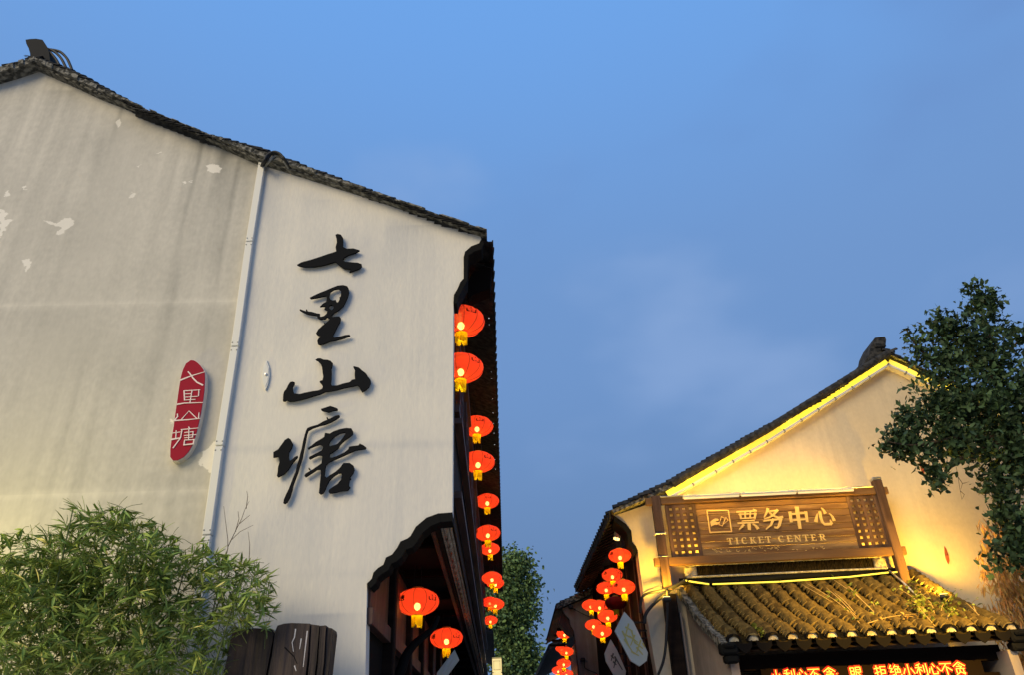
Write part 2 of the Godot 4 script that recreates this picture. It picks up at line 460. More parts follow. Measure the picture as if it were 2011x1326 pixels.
# ------------------------------------------------------------------ sky
func sky() -> PanoramaSkyMaterial:
	var w := 1024; var h := 512
	var n := noise(0.9, 5, 5)
	var n2 := noise(2.1, 4, 9)
	var im := Image.create(w, h, false, Image.FORMAT_RGBF)
	var top := Color(0.158, 0.378, 0.82)
	var mid := Color(0.163, 0.308, 0.605)
	var low := Color(0.132, 0.228, 0.415)
	for y in h:
		var el := (0.5 - (y + 0.5) / h) * PI
		for x in w:
			var az := (x + 0.5) / w * TAU
			var d := Vector3(cos(el) * sin(az), sin(el), cos(el) * cos(az))
			var e := maxf(rad_to_deg(el), 0.0)
			var c := low.lerp(mid, smoothstep(2, 30, e)).lerp(top, smoothstep(28, 58, e))
			var q := Vector3(d.x, d.y * 2.2, d.z)
			var cl := smoothstep(0.02, 0.58, n.get_noise_3dv(q * 1.3) + 0.35 * n2.get_noise_3dv(q * 1.6))
			c = c.lerp(Color(0.29, 0.43, 0.72), cl * 0.5)
			var dk := smoothstep(0.12, 0.6, n.get_noise_3dv(q * 1.1 + Vector3(9, 3, 1)))
			c = c.lerp(Color(0.135, 0.245, 0.53), dk * 0.5)
			if el < 0: c = Color(0.10, 0.13, 0.17)
			im.set_pixel(x, y, c)
	var m := PanoramaSkyMaterial.new()
	m.panorama = ImageTexture.create_from_image(im)
	return m

func lamp_area(called: String, at: Vector3, towards: Vector3, size: Vector2, energy: float, c: Color) -> void:
	var l := AreaLight3D.new()
	l.name = called
	l.area_size = size
	l.area_normalize_energy = true
	l.light_energy = energy
	l.light_color = c
	l.shadow_enabled = true
	add_child(l, true)
	var z := -towards.normalized()
	var x := Vector3.UP.cross(z) if absf(z.y) < 0.95 else Vector3.RIGHT
	x = x.normalized()
	l.transform = Transform3D(Basis(x, z.cross(x), z), at)
	l.area_range = 30.0
	l.area_attenuation = 2.0

func lamp_spot(called: String, at: Vector3, target: Vector3, angle: float, energy: float, c: Color, size := 0.08) -> void:
	var l := SpotLight3D.new()
	l.name = called
	l.light_energy = energy
	l.light_color = c
	l.light_size = size
	l.spot_angle = angle
	l.spot_angle_attenuation = 0.8
	l.spot_range = 40
	l.spot_attenuation = 2.0
	l.shadow_enabled = true
	add_child(l, true)
	l.transform = Transform3D(Basis.looking_at(target - at, Vector3.UP), at)

func _ready() -> void:
	rng.seed = 20240611
	var cam := Camera3D.new()
	cam.name = "camera"
	cam.fov = 49.264
	cam.near = 0.05
	cam.far = 400.0
	add_child(cam)
	cam.position = Vector3(0, 1.6, 0)
	cam.rotation_degrees = Vector3(29.439, -2.000, -2.349)
	cam.current = true
	var env := Environment.new()
	env.background_mode = Environment.BG_SKY
	env.sky = Sky.new()
	env.sky.sky_material = sky()
	env.background_energy_multiplier = 1.0
	env.tonemap_mode = Environment.TONE_MAPPER_LINEAR
	env.tonemap_exposure = 1.0
	env.sdfgi_enabled = true
	env.ssao_enabled = true
	env.ssil_enabled = true
	var we := WorldEnvironment.new()
	we.name = "world"
	we.environment = env
	add_child(we)
	var sun := DirectionalLight3D.new()
	sun.name = "last_daylight"
	sun.light_energy = 0.94
	sun.light_color = Color(1.0, 0.905, 0.70)
	sun.light_angular_distance = 36.0
	sun.shadow_enabled = true
	sun.sky_mode = DirectionalLight3D.SKY_MODE_LIGHT_ONLY
	add_child(sun)
	sun.transform = Transform3D(Basis.looking_at(-Vector3(-0.60, 0.52, 0.66), Vector3.UP), Vector3(0, 20, 0))

	materials()
	setting()
	left_house()
	left_fittings()
	ticket_house()
	ticket_sign()
	canopy()
	far_houses()
	lanterns()
	street_fittings()
	plants()
	for o in get_children():
		if o is Node3D and o.has_meta("category") and o.get_child_count() and not o is MeshInstance3D: settle(o)

func setting() -> void:
	var st := mb()
	quad(st, Vector3(-150, -0.05, 150), Vector3(150, -0.05, 150), Vector3(150, -0.05, -250), Vector3(-150, -0.05, -250))
	tag(part("ground", done(st), M.paving, self), "", "", "", "structure")
	st = mb()
	quad(st, Vector3(-0.95, 0, 12), Vector3(1.9, 0, 12), Vector3(1.9, 0, -60), Vector3(-0.95, 0, -60))
	tag(part("street", done(st), M.paving, self), "", "", "", "structure")

# a small curved roof tile: a shell over an arc, long along z, its lower lip at z = 0
func tile_mesh(r: float, len: float, th: float, sweep := 150.0, n := 6, taper := 0.9) -> ArrayMesh:
	var st := mb()
	var a0 := deg_to_rad(90 - sweep / 2); var a1 := deg_to_rad(90 + sweep / 2)
	var P := func(k: int, rr: float, z: float) -> Vector3:
		var a := lerpf(a0, a1, float(k) / n)
		return Vector3(cos(a) * rr, sin(a) * rr, z)
	for k in n:
		quad(st, P.call(k, r, 0.0), P.call(k, r * taper, -len), P.call(k + 1, r * taper, -len), P.call(k + 1, r, 0.0))
		quad(st, P.call(k, r - th, 0.0), P.call(k, r, 0.0), P.call(k + 1, r, 0.0), P.call(k + 1, r - th, 0.0))
		quad(st, P.call(k + 1, r - th, 0.0), P.call(k + 1, r * taper - th, -len), P.call(k, r * taper - th, -len), P.call(k, r - th, 0.0))
	return done(st)

# the same tile in two surfaces: a darkened back and a lightened lip, painting in lamplit rims
func lit_lip_tile(r: float, len: float, th: float, body: Material, edge: Material) -> ArrayMesh:
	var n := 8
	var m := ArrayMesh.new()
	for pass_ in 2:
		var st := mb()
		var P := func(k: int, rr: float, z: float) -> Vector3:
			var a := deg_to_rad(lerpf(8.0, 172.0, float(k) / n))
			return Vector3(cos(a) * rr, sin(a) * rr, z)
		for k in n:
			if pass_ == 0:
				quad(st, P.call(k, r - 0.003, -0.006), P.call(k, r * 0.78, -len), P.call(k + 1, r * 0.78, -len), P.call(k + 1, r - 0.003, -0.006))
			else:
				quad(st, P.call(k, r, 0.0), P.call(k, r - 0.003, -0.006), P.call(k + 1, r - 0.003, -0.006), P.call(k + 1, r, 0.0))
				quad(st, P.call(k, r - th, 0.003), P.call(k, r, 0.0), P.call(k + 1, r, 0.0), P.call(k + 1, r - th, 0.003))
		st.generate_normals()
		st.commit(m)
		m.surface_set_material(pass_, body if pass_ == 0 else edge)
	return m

func along(p: PackedVector2Array, d: float) -> Array:      # [point, direction] at a distance along a line
	for i in p.size() - 1:
		var l := p[i].distance_to(p[i + 1])
		if d <= l or i == p.size() - 2: return [p[i].lerp(p[i + 1], d / l), (p[i + 1] - p[i]).normalized()]
		d -= l
	return []

func length_of(p: PackedVector2Array) -> float:
	var s := 0.0
	for i in p.size() - 1: s += p[i].distance_to(p[i + 1])
	return s

func verge_tiles(line: PackedVector2Array, z: float, step: float, parent: Node3D, m: Material, t := Transform3D()) -> void:
	# cover tiles laid lip over lip down the edge of a roof; the line runs from the ridge to the eave
	var kinds := [tile_mesh(0.075, 0.19, 0.016), tile_mesh(0.079, 0.18, 0.017), tile_mesh(0.072, 0.2, 0.015)]
	var d := step
	while d < length_of(line):
		var a := along(line, d)
		var dir := Vector3(a[1].x, a[1].y, 0)
		var up := Vector3(-dir.y, dir.x, 0)
		if up.y < 0: up = -up
		var zz := dir.rotated(up.cross(dir).normalized(), -deg_to_rad(9.0 + rng.randf_range(-3, 3)))
		var yy := up.rotated(up.cross(dir).normalized(), -deg_to_rad(9.0))
		var b := Basis(yy.cross(zz), yy, zz).orthonormalized()
		part("tile", kinds[rng.randi() % 3], m, parent, t * Transform3D(b, Vector3(a[0].x, a[0].y, z + rng.randf_range(-0.006, 0.006)) - up * 0.055))
		d += step * rng.randf_range(0.9, 1.1)

func strip_between(top: PackedVector2Array, low: PackedVector2Array) -> PackedVector2Array:
	var p := top.duplicate()
	var q := low.duplicate()
	q.reverse()
	p.append_array(q)
	return p

# ------------------------------------------------------------------ the tall gable on the left
const EAVE_Z := -24.0
func left_house() -> void:
	var t := thing("whitewashed_house", "tall whitewashed house with a plain gable and dark upper storey jutting over the street", "house")
	var top_line := pa([-5.146, 8.689, -4.326, 8.215, -3.325, 7.721, -2.391, 7.179, -1.358, 6.754, -0.607, 6.425, -0.061, 6.164])
	# the bare grey half of the gable
	var gray := PackedVector2Array([Vector2(-9.2, 0), Vector2(-9.2, 6.1)])
	gray.append_array(pa([-5.537, 8.485, -5.146, 8.689, -4.724, 8.445, -4.326, 8.215, -3.817, 7.957, -3.325, 7.721, -2.835, 7.431, -2.432, 7.202]))
	gray.append_array(pa([-2.395, 6.120, -2.370, 4.967, -2.331, 3.609, -2.320, 3.186]))
	gray.append_array(pa([-2.30, 0.0]))
	var st := mb()
	prism(st, gray, -6.30, -6.0)
	part("gable_wall", done(st), M.gray_plaster, t).set_meta("label", "bare grey plaster half of the gable with flaked patches")
	# the white half with its scalloped lower corner
	var white := pa([-2.413, 7.180, -2.305, 7.141, -1.911, 6.983, -1.358, 6.754, -0.979, 6.588, -0.607, 6.425, -0.293, 6.273, -0.071, 6.171, -0.057, 6.113, -0.083, 6.056, -0.165, 6.020, -0.222, 5.959, -0.237, 5.891, -0.238, 5.636, -0.273, 5.589, -0.303, 5.507, -0.332, 5.449, -0.337, 5.357, -0.338, 4.292, -0.338, 3.331, -0.451, 3.326, -0.551, 3.291, -0.632, 3.223, -0.671, 3.150, -0.703, 3.126, -0.752, 3.107, -0.778, 3.055, -0.813, 3.008, -0.861, 2.986, -0.878, 2.931, -0.917, 2.908, -0.955, 2.870, -0.965, 2.824, -1.002, 2.786, -0.975, 2.144])
	white.append_array(pa([-0.985, 0.0, -2.30, 0.0]))
	white.append_array(pa([-2.320, 3.186, -2.331, 3.609, -2.370, 4.967, -2.395, 6.120]))
	st = mb()
	prism(st, white, -6.14, -5.975)
	part("gable_wall", done(st), M.white_plaster, t).set_meta("label", "whitewashed half of the gable that carries the calligraphy")
	# dark moulding that follows the scallop, and the bracket under the eave
	for c in [[pa([-0.338, 3.331, -0.451, 3.326, -0.551, 3.291, -0.632, 3.223, -0.671, 3.150, -0.703, 3.126, -0.752, 3.107, -0.778, 3.055, -0.813, 3.008, -0.861, 2.986, -0.878, 2.931, -0.917, 2.908, -0.955, 2.870, -0.965, 2.824, -1.002, 2.786]), pa([-0.338, 3.260, -0.434, 3.254, -0.516, 3.223, -0.577, 3.171, -0.621, 3.099, -0.652, 3.059, -0.709, 3.041, -0.735, 2.990, -0.770, 2.955, -0.818, 2.937, -0.836, 2.890, -0.887, 2.860, -0.921, 2.830, -0.931, 2.792, -0.972, 2.755])], [pa([-0.057, 6.113, -0.083, 6.056, -0.165, 6.020, -0.222, 5.959, -0.237, 5.891, -0.238, 5.636, -0.273, 5.589, -0.303, 5.507, -0.332, 5.449, -0.337, 5.357]), pa([-0.032, 6.074, -0.059, 5.986, -0.140, 5.951, -0.186, 5.915, -0.197, 5.853, -0.203, 5.611, -0.233, 5.552, -0.263, 5.477, -0.288, 5.425, -0.303, 5.356])]]:
		st = mb()
		for i in c[0].size() - 1:
			prism(st, PackedVector2Array([c[0][i], c[0][i + 1], c[1][i + 1], c[1][i]]), -6.15, -5.955 + 0.004 * (i % 2))
		part("moulding", done(st), M.flat_black, t)
	st = mb()
	prism(st, pa([-0.031, 6.087, -0.058, 5.999, -0.140, 5.963, -0.186, 5.927, -0.223, 5.768, -0.203, 5.635, -0.163, 5.676, 0.018, 5.762, 0.046, 6.085]), -6.5, -6.32)
	part("eave_bracket", done(st), M.black_wood, t)
	# verge: a rough mortar band with the edge tiles on top
	var up_l := pa([-5.786, 8.548, -5.580, 8.629, -5.375, 8.719, -5.159, 8.818])
	var up_r := pa([-5.159, 8.818, -4.705, 8.595, -4.362, 8.371, -3.695, 7.907, -2.962, 7.539, -2.384, 7.332, -2.151, 7.210, -1.362, 6.809, -0.502, 6.390, 0.042, 6.149])
	var low_l := pa([-5.728, 8.365, -5.535, 8.477, -5.334, 8.573, -5.144, 8.680])
	var low_r := pa([-5.144, 8.680, -4.724, 8.445, -4.324, 8.207, -3.815, 7.949, -3.322, 7.706, -2.833, 7.416, -2.389, 7.165, -1.357, 6.733, -0.606, 6.399, -0.061, 6.151])
	st = mb()
	var ln := length_of(up_r); var ll := length_of(low_r)
	for i in 60:                             # uneven courses, each a little proud or set back
		var a: Vector2 = along(up_r, ln * i / 60.0)[0]; var b: Vector2 = along(up_r, ln * (i + 1) / 60.0)[0]
		var c: Vector2 = along(low_r, ll * (i + 1) / 60.0)[0]; var d: Vector2 = along(low_r, ll * i / 60.0)[0]
		var e := rng.randf_range(0, 0.035)
		a = a.lerp(d, 0.42); b = b.lerp(c, 0.42)
		prism(st, PackedVector2Array([a, b, c.lerp(b, 0.3), d.lerp(a, 0.3)]), -6.4, -5.87 + e, Transform3D(), false)
		prism(st, PackedVector2Array([d.lerp(a, 0.3), c.lerp(b, 0.3), c, d]), -6.38, -5.91 + e * 0.4, Transform3D(), false)
	var al := length_of(up_l)
	for i in 12:
		var a: Vector2 = along(up_l, al * i / 12.0)[0]; var b: Vector2 = along(up_l, al * (i + 1) / 12.0)[0]
		var c: Vector2 = along(low_l, al * (i + 1) / 12.0)[0]; var d: Vector2 = along(low_l, al * i / 12.0)[0]
		a = a.lerp(d, 0.4); b = b.lerp(c, 0.4)
		prism(st, PackedVector2Array([a, b, c, d]), -6.4, -5.87 + rng.randf_range(0, 0.03), Transform3D(), false)
	part("verge_coping", done(st), M.mortar, t)
	verge_tiles(up_r, -5.93, 0.092, t, M.roof_tile)
	up_l.reverse()
	verge_tiles(up_l, -5.93, 0.12, t, M.roof_tile)
	# roof slopes behind the verge
	st = mb()
	for i in up_r.size() - 1:
		var a := up_r[i] - Vector2(0, 0.05); var b := up_r[i + 1] - Vector2(0, 0.05)
		quad(st, Vector3(a.x, a.y, -6.0), Vector3(b.x, b.y, -6.0), Vector3(b.x + 0.19, b.y, EAVE_Z), Vector3(a.x, a.y, EAVE_Z))
		quad(st, Vector3(a.x, a.y - 0.1, EAVE_Z), Vector3(b.x + 0.19, b.y - 0.1, EAVE_Z), Vector3(b.x, b.y - 0.1, -6.3), Vector3(a.x, a.y - 0.1, -6.3))
	quad(st, Vector3(-9.6, 5.9, -6.0), Vector3(up_r[0].x, up_r[0].y - 0.05, -6.0), Vector3(up_r[0].x, up_r[0].y - 0.05, EAVE_Z), Vector3(-9.6, 5.9, EAVE_Z))
	part("roof", done(st), M.roof_tile, t)
	# ridge end piece
	st = mb()
	prism(st, pa([-5.395, 9.152, -5.339, 9.165, -5.277, 9.168, -5.196, 9.148, -5.150, 9.083, -5.093, 8.998, -5.053, 8.904, -4.999, 8.738, -5.222, 8.742, -5.273, 8.908, -5.314, 8.997, -5.366, 9.082]), -6.13, -5.93)
	part("ridge_end", done(st), M.dark_clay, t)
	st = mb()
	for k in 14: box(st, Vector3(-5.09, 8.80 - 0.004 * k, -8.2 - k * 0.9), Vector3(0.16, 0.32, 0.86))
	part("ridge", done(st), M.roof_tile, t)
	# upper storey, its underside and the lower shop front
	st = mb()
	box(st, Vector3(-0.43, 4.75, -15.2), Vector3(0.14, 2.9, 17.6))
	part("upper_wall", done(st), M.wet_wood, t)
	st = mb()
	box(st, Vector3(-0.80, 3.39, -15.2), Vector3(0.90, 0.05, 17.75))
	part("jetty_floor", done(st), M.flat_black, t)  # underside coloured black to hold the jetty's deep shade
	for k in 12:
		st = mb()
		box(st, Vector3(-0.72, 3.32, -6.9 - k * 1.3), Vector3(0.5, 0.07, 0.08))
		part("joist", done(st), M.black_wood, t)
	for y in [[4.33, 0.05, 0.055], [4.46, 0.075, 0.03], [5.55, 0.05, 0.05], [3.62, 0.06, 0.05]]:
		st = mb()
		box(st, Vector3(-0.34 + y[2] / 2, y[0], -15.0), Vector3(y[2] + 0.02, y[1], 17.2))
		part("rail", done(st), M.brown_wood, t)
	for k in 9:                              # pairs of window leaves along the upper storey
		st = mb()
		var z := -7.2 - k * 1.75
		for s in [-1, 1]:
			box(st, Vector3(-0.335, 5.0, z + s * 0.42), Vector3(0.05, 0.96, 0.05))
			box(st, Vector3(-0.335, 5.0, z + s * 0.04), Vector3(0.05, 0.96, 0.04))
		for y in [4.55, 4.8, 5.05, 5.3, 5.46]: box(st, Vector3(-0.337, y, z), Vector3(0.04, 0.025, 0.86))
		part("window", done(st), M.brown_wood, t)
	# fascia of carved mouldings along the jetty
	var prof := [[-0.525, 3.315, 0.045, 0.085, "brown_wood"], [-0.478, 3.300, 0.04, 0.07, "wet_wood"], [-0.443, 3.313, 0.022, 0.08, "carved_wood"], [-0.405, 3.300, 0.045, 0.06, "carved_wood"], [-0.368, 3.315, 0.02, 0.085, "carved_wood"], [-0.345, 3.335, 0.018, 0.11, "wet_wood"]]
	for f in prof:
		st = mb()
		bevel_box(st, Vector3(f[0], f[1], -15.0), Vector3(f[2], f[3], 17.66), 0.005)
		part("fascia_moulding", done(st), M[f[4]], t)
	st = mb(false)
	var rope := []
	for k in 330: rope.append(Vector3(-0.405 + 0.011 * sin(k * 1.1), 3.268 + 0.008 * cos(k * 1.1), -6.4 - k * 0.05))
	tube(st, rope, 0.012, 0.012, 5)
	part("carved_rope", done(st), M.carved_wood, t)
	st = mb()
	box(st, Vector3(-1.08, 1.70, -15.2), Vector3(0.12, 3.36, 17.7))
	part("lower_wall", done(st), M.flat_black, t)
	for k in 11:                             # timber posts and panels of the shop front
		var z := -6.55 - k * 1.45
		st = mb()
		bevel_box(st, Vector3(-0.99, 1.6, z - 0.63), Vector3(0.14, 3.3, 0.14), 0.012)
		part("post", done(st), M.wet_wood, t)
		st = mb()
		box(st, Vector3(-1.005, 2.93, z), Vector3(0.05, 0.62, 1.04))
		part("panel", done(st), M.brown_wood, t)
		st = mb()
		box(st, Vector3(-0.99, 2.56, z), Vector3(0.08, 0.12, 1.1))
		part("panel_rail", done(st), M.brown_wood, t)
	# rafters and boarding under the eave
	st = mb()
	quad(st, Vector3(-0.5, 6.30, -6.32), Vector3(0.03, 6.13, -6.32), Vector3(0.20, 6.13, EAVE_Z), Vector3(-0.5, 6.30, EAVE_Z))
	part("soffit", done(st), M.wet_wood, t)
	for k in 66:
		var z := -6.45 - k * 0.26
		var e := 0.02 - (z + 6) * 0.0095
		st = mb()
		bar(st, Vector3(-0.4, 6.235, z), Vector3(e, 6.098, z), 0.06, 0.055)
		part("rafter", done(st), M.brown_wood, t)
	var drip := mb()
	prism(drip, pa([-0.085, 0.05, -0.075, -0.03, -0.03, -0.062, 0.0, -0.082, 0.03, -0.062, 0.075, -0.03, 0.085, 0.05]), -0.014, 0.0)
	var drip_mesh := done(drip)
	var caps := tile_mesh(0.07, 0.2, 0.016)
	for k in 78:                             # cover and drip tiles along the eave
		var z := -6.16 - k * 0.215
		var e := 0.045 - (z + 6) * 0.0095
		part("drip_tile", drip_mesh, M.roof_tile, t, Transform3D(Basis(Vector3.UP, PI / 2), Vector3(e + 0.01 + rng.randf_range(-0.008, 0.008), 6.135, z)))
		part("eave_tile", caps, M.roof_tile, t, Transform3D(Basis(Vector3.UP, PI / 2).rotated(Vector3.BACK, -0.2), Vector3(e + 0.012, 6.155, z - 0.108)))
	st = mb()
	bar(st, Vector3(0.035, 6.112, -6.05), Vector3(0.205, 6.112, EAVE_Z), 0.03, 0.075)
	part("fascia_board", done(st), M.wet_wood, t)

func left_fittings() -> void:
	# the four black characters
	var g := "black calligraphy characters fixed to the white wall"
	var st := mb()
	prism(st, pa([-1.859, 5.825, -1.816, 5.854, -1.729, 5.881, -1.643, 5.915, -1.565, 5.947, -1.490, 5.975, -1.501, 6.029, -1.493, 6.086, -1.500, 6.131, -1.515, 6.180, -1.494, 6.194, -1.461, 6.182, -1.437, 6.141, -1.432, 6.096, -1.431, 6.033, -1.389, 6.006, -1.326, 6.009, -1.262, 5.984, -1.299, 5.954, -1.365, 5.931, -1.404, 5.904, -1.420, 5.880, -1.395, 5.851, -1.341, 5.842, -1.269, 5.834, -1.232, 5.817, -1.226, 5.795, -1.246, 5.766, -1.285, 5.747, -1.343, 5.722, -1.331, 5.762, -1.389, 5.767, -1.426, 5.789, -1.460, 5.823, -1.489, 5.853, -1.529, 5.839, -1.598, 5.815, -1.686, 5.799, -1.774, 5.798, -1.824, 5.807]), -5.950, -5.930)
	var a := thing("calligraphy_character", "topmost black character, two crossing brush strokes like a leaning cross with a hooked foot", "character", g)
	part("stroke", done(st), M.black_letter, a)
	pins(a, pa([-1.798, 5.869, -1.306, 5.980, -1.343, 5.796, -1.498, 6.174]))
	var outer := pa([-1.697, 5.440, -1.662, 5.462, -1.604, 5.494, -1.554, 5.517, -1.504, 5.544, -1.444, 5.571, -1.392, 5.576, -1.352, 5.562, -1.338, 5.535, -1.330, 5.493, -1.338, 5.441, -1.354, 5.389, -1.374, 5.338, -1.414, 5.293, -1.458, 5.259, -1.481, 5.229, -1.463, 5.219, -1.429, 5.223, -1.399, 5.224, -1.385, 5.202, -1.388, 5.167, -1.408, 5.122, -1.422, 5.078, -1.443, 5.029, -1.441, 5.000, -1.423, 4.992, -1.374, 5.006, -1.333, 5.019, -1.291, 5.023, -1.285, 5.010, -1.322, 4.992, -1.371, 4.974, -1.421, 4.962, -1.470, 4.952, -1.511, 4.932, -1.551, 4.918, -1.573, 4.928, -1.582, 4.960, -1.570, 4.989, -1.550, 5.011, -1.587, 5.028, -1.601, 5.045, -1.584, 5.087, -1.545, 5.131, -1.498, 5.177, -1.485, 5.201, -1.501, 5.208, -1.517, 5.220, -1.526, 5.202, -1.577, 5.197, -1.604, 5.217, -1.615, 5.238, -1.658, 5.246, -1.702, 5.257, -1.748, 5.282, -1.780, 5.306, -1.773, 5.313, -1.723, 5.291, -1.662, 5.280, -1.608, 5.261, -1.584, 5.257, -1.589, 5.237, -1.571, 5.222, -1.546, 5.231, -1.520, 5.256, -1.517, 5.291, -1.548, 5.310, -1.538, 5.337, -1.569, 5.341, -1.592, 5.338, -1.567, 5.369, -1.538, 5.389, -1.535, 5.425, -1.544, 5.458, -1.583, 5.452, -1.634, 5.438, -1.685, 5.431])
	outer = with_hole(outer, pa([-1.509, 5.502, -1.476, 5.528, -1.433, 5.535, -1.407, 5.516, -1.403, 5.463, -1.411, 5.422, -1.425, 5.379, -1.438, 5.381, -1.449, 5.407, -1.479, 5.403, -1.501, 5.416, -1.516, 5.456]))
	outer = with_hole(outer, pa([-1.504, 5.347, -1.483, 5.357, -1.462, 5.341, -1.460, 5.315, -1.478, 5.295, -1.499, 5.309, -1.510, 5.330]))
	st = mb()
	prism(st, outer, -5.950, -5.930)
	a = thing("calligraphy_character", "second black character down, with two closed loops above a broad zigzag", "character", g)
	part("stroke", done(st), M.black_letter, a)
	pins(a, pa([-1.718, 5.313, -1.536, 5.163, -1.458, 5.078, -1.415, 5.443]))
	st = mb()
	prism(st, pa([-1.579, 4.765, -1.560, 4.778, -1.535, 4.778, -1.506, 4.763, -1.472, 4.761, -1.443, 4.749, -1.422, 4.726, -1.423, 4.694, -1.429, 4.670, -1.423, 4.628, -1.422, 4.594, -1.420, 4.559, -1.421, 4.525, -1.409, 4.499, -1.361, 4.499, -1.313, 4.516, -1.253, 4.530, -1.235, 4.552, -1.209, 4.556, -1.216, 4.608, -1.215, 4.643, -1.234, 4.682, -1.227, 4.687, -1.183, 4.674, -1.150, 4.641, -1.114, 4.612, -1.094, 4.577, -1.072, 4.549, -1.068, 4.515, -1.081, 4.474, -1.110, 4.447, -1.138, 4.429, -1.153, 4.453, -1.172, 4.487, -1.187, 4.498, -1.225, 4.487, -1.298, 4.474, -1.351, 4.458, -1.411, 4.447, -1.459, 4.441, -1.505, 4.419, -1.564, 4.401, -1.623, 4.382, -1.681, 4.367, -1.728, 4.357, -1.770, 4.357, -1.796, 4.371, -1.807, 4.358, -1.824, 4.361, -1.829, 4.422, -1.824, 4.455, -1.808, 4.478, -1.795, 4.519, -1.782, 4.545, -1.762, 4.550, -1.743, 4.544, -1.743, 4.520, -1.756, 4.500, -1.749, 4.460, -1.733, 4.431, -1.687, 4.424, -1.640, 4.436, -1.581, 4.448, -1.521, 4.456, -1.492, 4.471, -1.488, 4.489, -1.499, 4.513, -1.521, 4.538, -1.517, 4.549, -1.497, 4.554, -1.493, 4.589, -1.503, 4.630, -1.513, 4.686, -1.531, 4.725, -1.555, 4.751]), -5.950, -5.930)
	a = thing("calligraphy_character", "third black character down, a wide mountain shape of three peaks", "character", g)
	part("stroke", done(st), M.black_letter, a)
	pins(a, pa([-1.453, 4.473, -1.790, 4.458, -1.188, 4.577, -1.452, 4.730]))
	a = thing("calligraphy_character", "lowest black character, the most complex, with a long left sweep and separate dot", "character", g)
	st = mb()
	prism(st, pa([-1.486, 4.275, -1.445, 4.288, -1.408, 4.302, -1.360, 4.284, -1.340, 4.273, -1.343, 4.260, -1.381, 4.256, -1.414, 4.243, -1.457, 4.253, -1.481, 4.264]), -5.950, -5.930)
	part("stroke", done(st), M.black_letter, a)
	st = mb()
	prism(st, pa([-1.849, 3.888, -1.812, 3.912, -1.788, 3.955, -1.766, 3.994, -1.739, 4.013, -1.719, 4.001, -1.693, 3.956, -1.702, 3.916, -1.719, 3.881, -1.717, 3.838, -1.704, 3.808, -1.690, 3.814, -1.667, 3.837, -1.644, 3.850, -1.640, 3.840, -1.660, 3.809, -1.686, 3.775, -1.707, 3.729, -1.739, 3.692, -1.783, 3.667, -1.795, 3.677, -1.792, 3.709, -1.794, 3.755, -1.787, 3.794, -1.797, 3.841, -1.812, 3.847, -1.844, 3.840]), -5.950, -5.930)
	part("stroke", done(st), M.black_letter, a)
	st = mb()
	prism(st, pa([-1.320, 4.212, -1.317, 4.201, -1.336, 4.181, -1.380, 4.153, -1.431, 4.130, -1.490, 4.116, -1.541, 4.097, -1.576, 4.075, -1.584, 4.041, -1.587, 3.993, -1.592, 3.937, -1.595, 3.890, -1.600, 3.827, -1.612, 3.773, -1.623, 3.704, -1.639, 3.643, -1.651, 3.591, -1.654, 3.553, -1.666, 3.494, -1.683, 3.454, -1.702, 3.438, -1.715, 3.445, -1.714, 3.473, -1.701, 3.517, -1.684, 3.562, -1.674, 3.599, -1.659, 3.659, -1.643, 3.712, -1.640, 3.758, -1.628, 3.812, -1.622, 3.867, -1.614, 3.914, -1.611, 3.969, -1.602, 4.033, -1.595, 4.074, -1.586, 4.098, -1.558, 4.112, -1.499, 4.128, -1.456, 4.156, -1.397, 4.183, -1.354, 4.208, -1.332, 4.214]), -5.950, -5.930)
	part("stroke", done(st), M.black_letter, a)
	outer = pa([-1.564, 3.916, -1.533, 3.939, -1.499, 3.970, -1.456, 3.997, -1.434, 4.012, -1.431, 4.051, -1.389, 4.042, -1.357, 4.063, -1.306, 4.081, -1.254, 4.090, -1.208, 4.085, -1.192, 4.058, -1.193, 4.029, -1.225, 4.002, -1.260, 3.975, -1.294, 3.936, -1.307, 3.905, -1.349, 3.874, -1.374, 3.859, -1.375, 3.828, -1.352, 3.823, -1.309, 3.838, -1.252, 3.867, -1.220, 3.894, -1.215, 3.918, -1.181, 3.923, -1.137, 3.927, -1.127, 3.943, -1.100, 3.930, -1.070, 3.907, -1.075, 3.894, -1.120, 3.889, -1.156, 3.884, -1.207, 3.862, -1.271, 3.831, -1.336, 3.803, -1.378, 3.781, -1.398, 3.755, -1.401, 3.712, -1.401, 3.666, -1.381, 3.649, -1.354, 3.672, -1.312, 3.698, -1.278, 3.732, -1.252, 3.773, -1.200, 3.772, -1.166, 3.747, -1.156, 3.712, -1.165, 3.682, -1.188, 3.648, -1.192, 3.607, -1.194, 3.576, -1.179, 3.561, -1.198, 3.535, -1.248, 3.532, -1.298, 3.521, -1.340, 3.514, -1.354, 3.525, -1.354, 3.544, -1.323, 3.569, -1.289, 3.591, -1.263, 3.624, -1.255, 3.662, -1.266, 3.687, -1.289, 3.684, -1.324, 3.660, -1.357, 3.623, -1.375, 3.582, -1.386, 3.545, -1.399, 3.519, -1.419, 3.509, -1.433, 3.520, -1.433, 3.569, -1.433, 3.622, -1.431, 3.675, -1.439, 3.725, -1.468, 3.722, -1.509, 3.692, -1.557, 3.660, -1.567, 3.671, -1.560, 3.690, -1.512, 3.719, -1.471, 3.749, -1.436, 3.775, -1.433, 3.822, -1.439, 3.849, -1.473, 3.848, -1.501, 3.836, -1.536, 3.817, -1.546, 3.825, -1.538, 3.839, -1.496, 3.863, -1.447, 3.889, -1.434, 3.912, -1.440, 3.936, -1.467, 3.945, -1.503, 3.934, -1.546, 3.916, -1.559, 3.904])
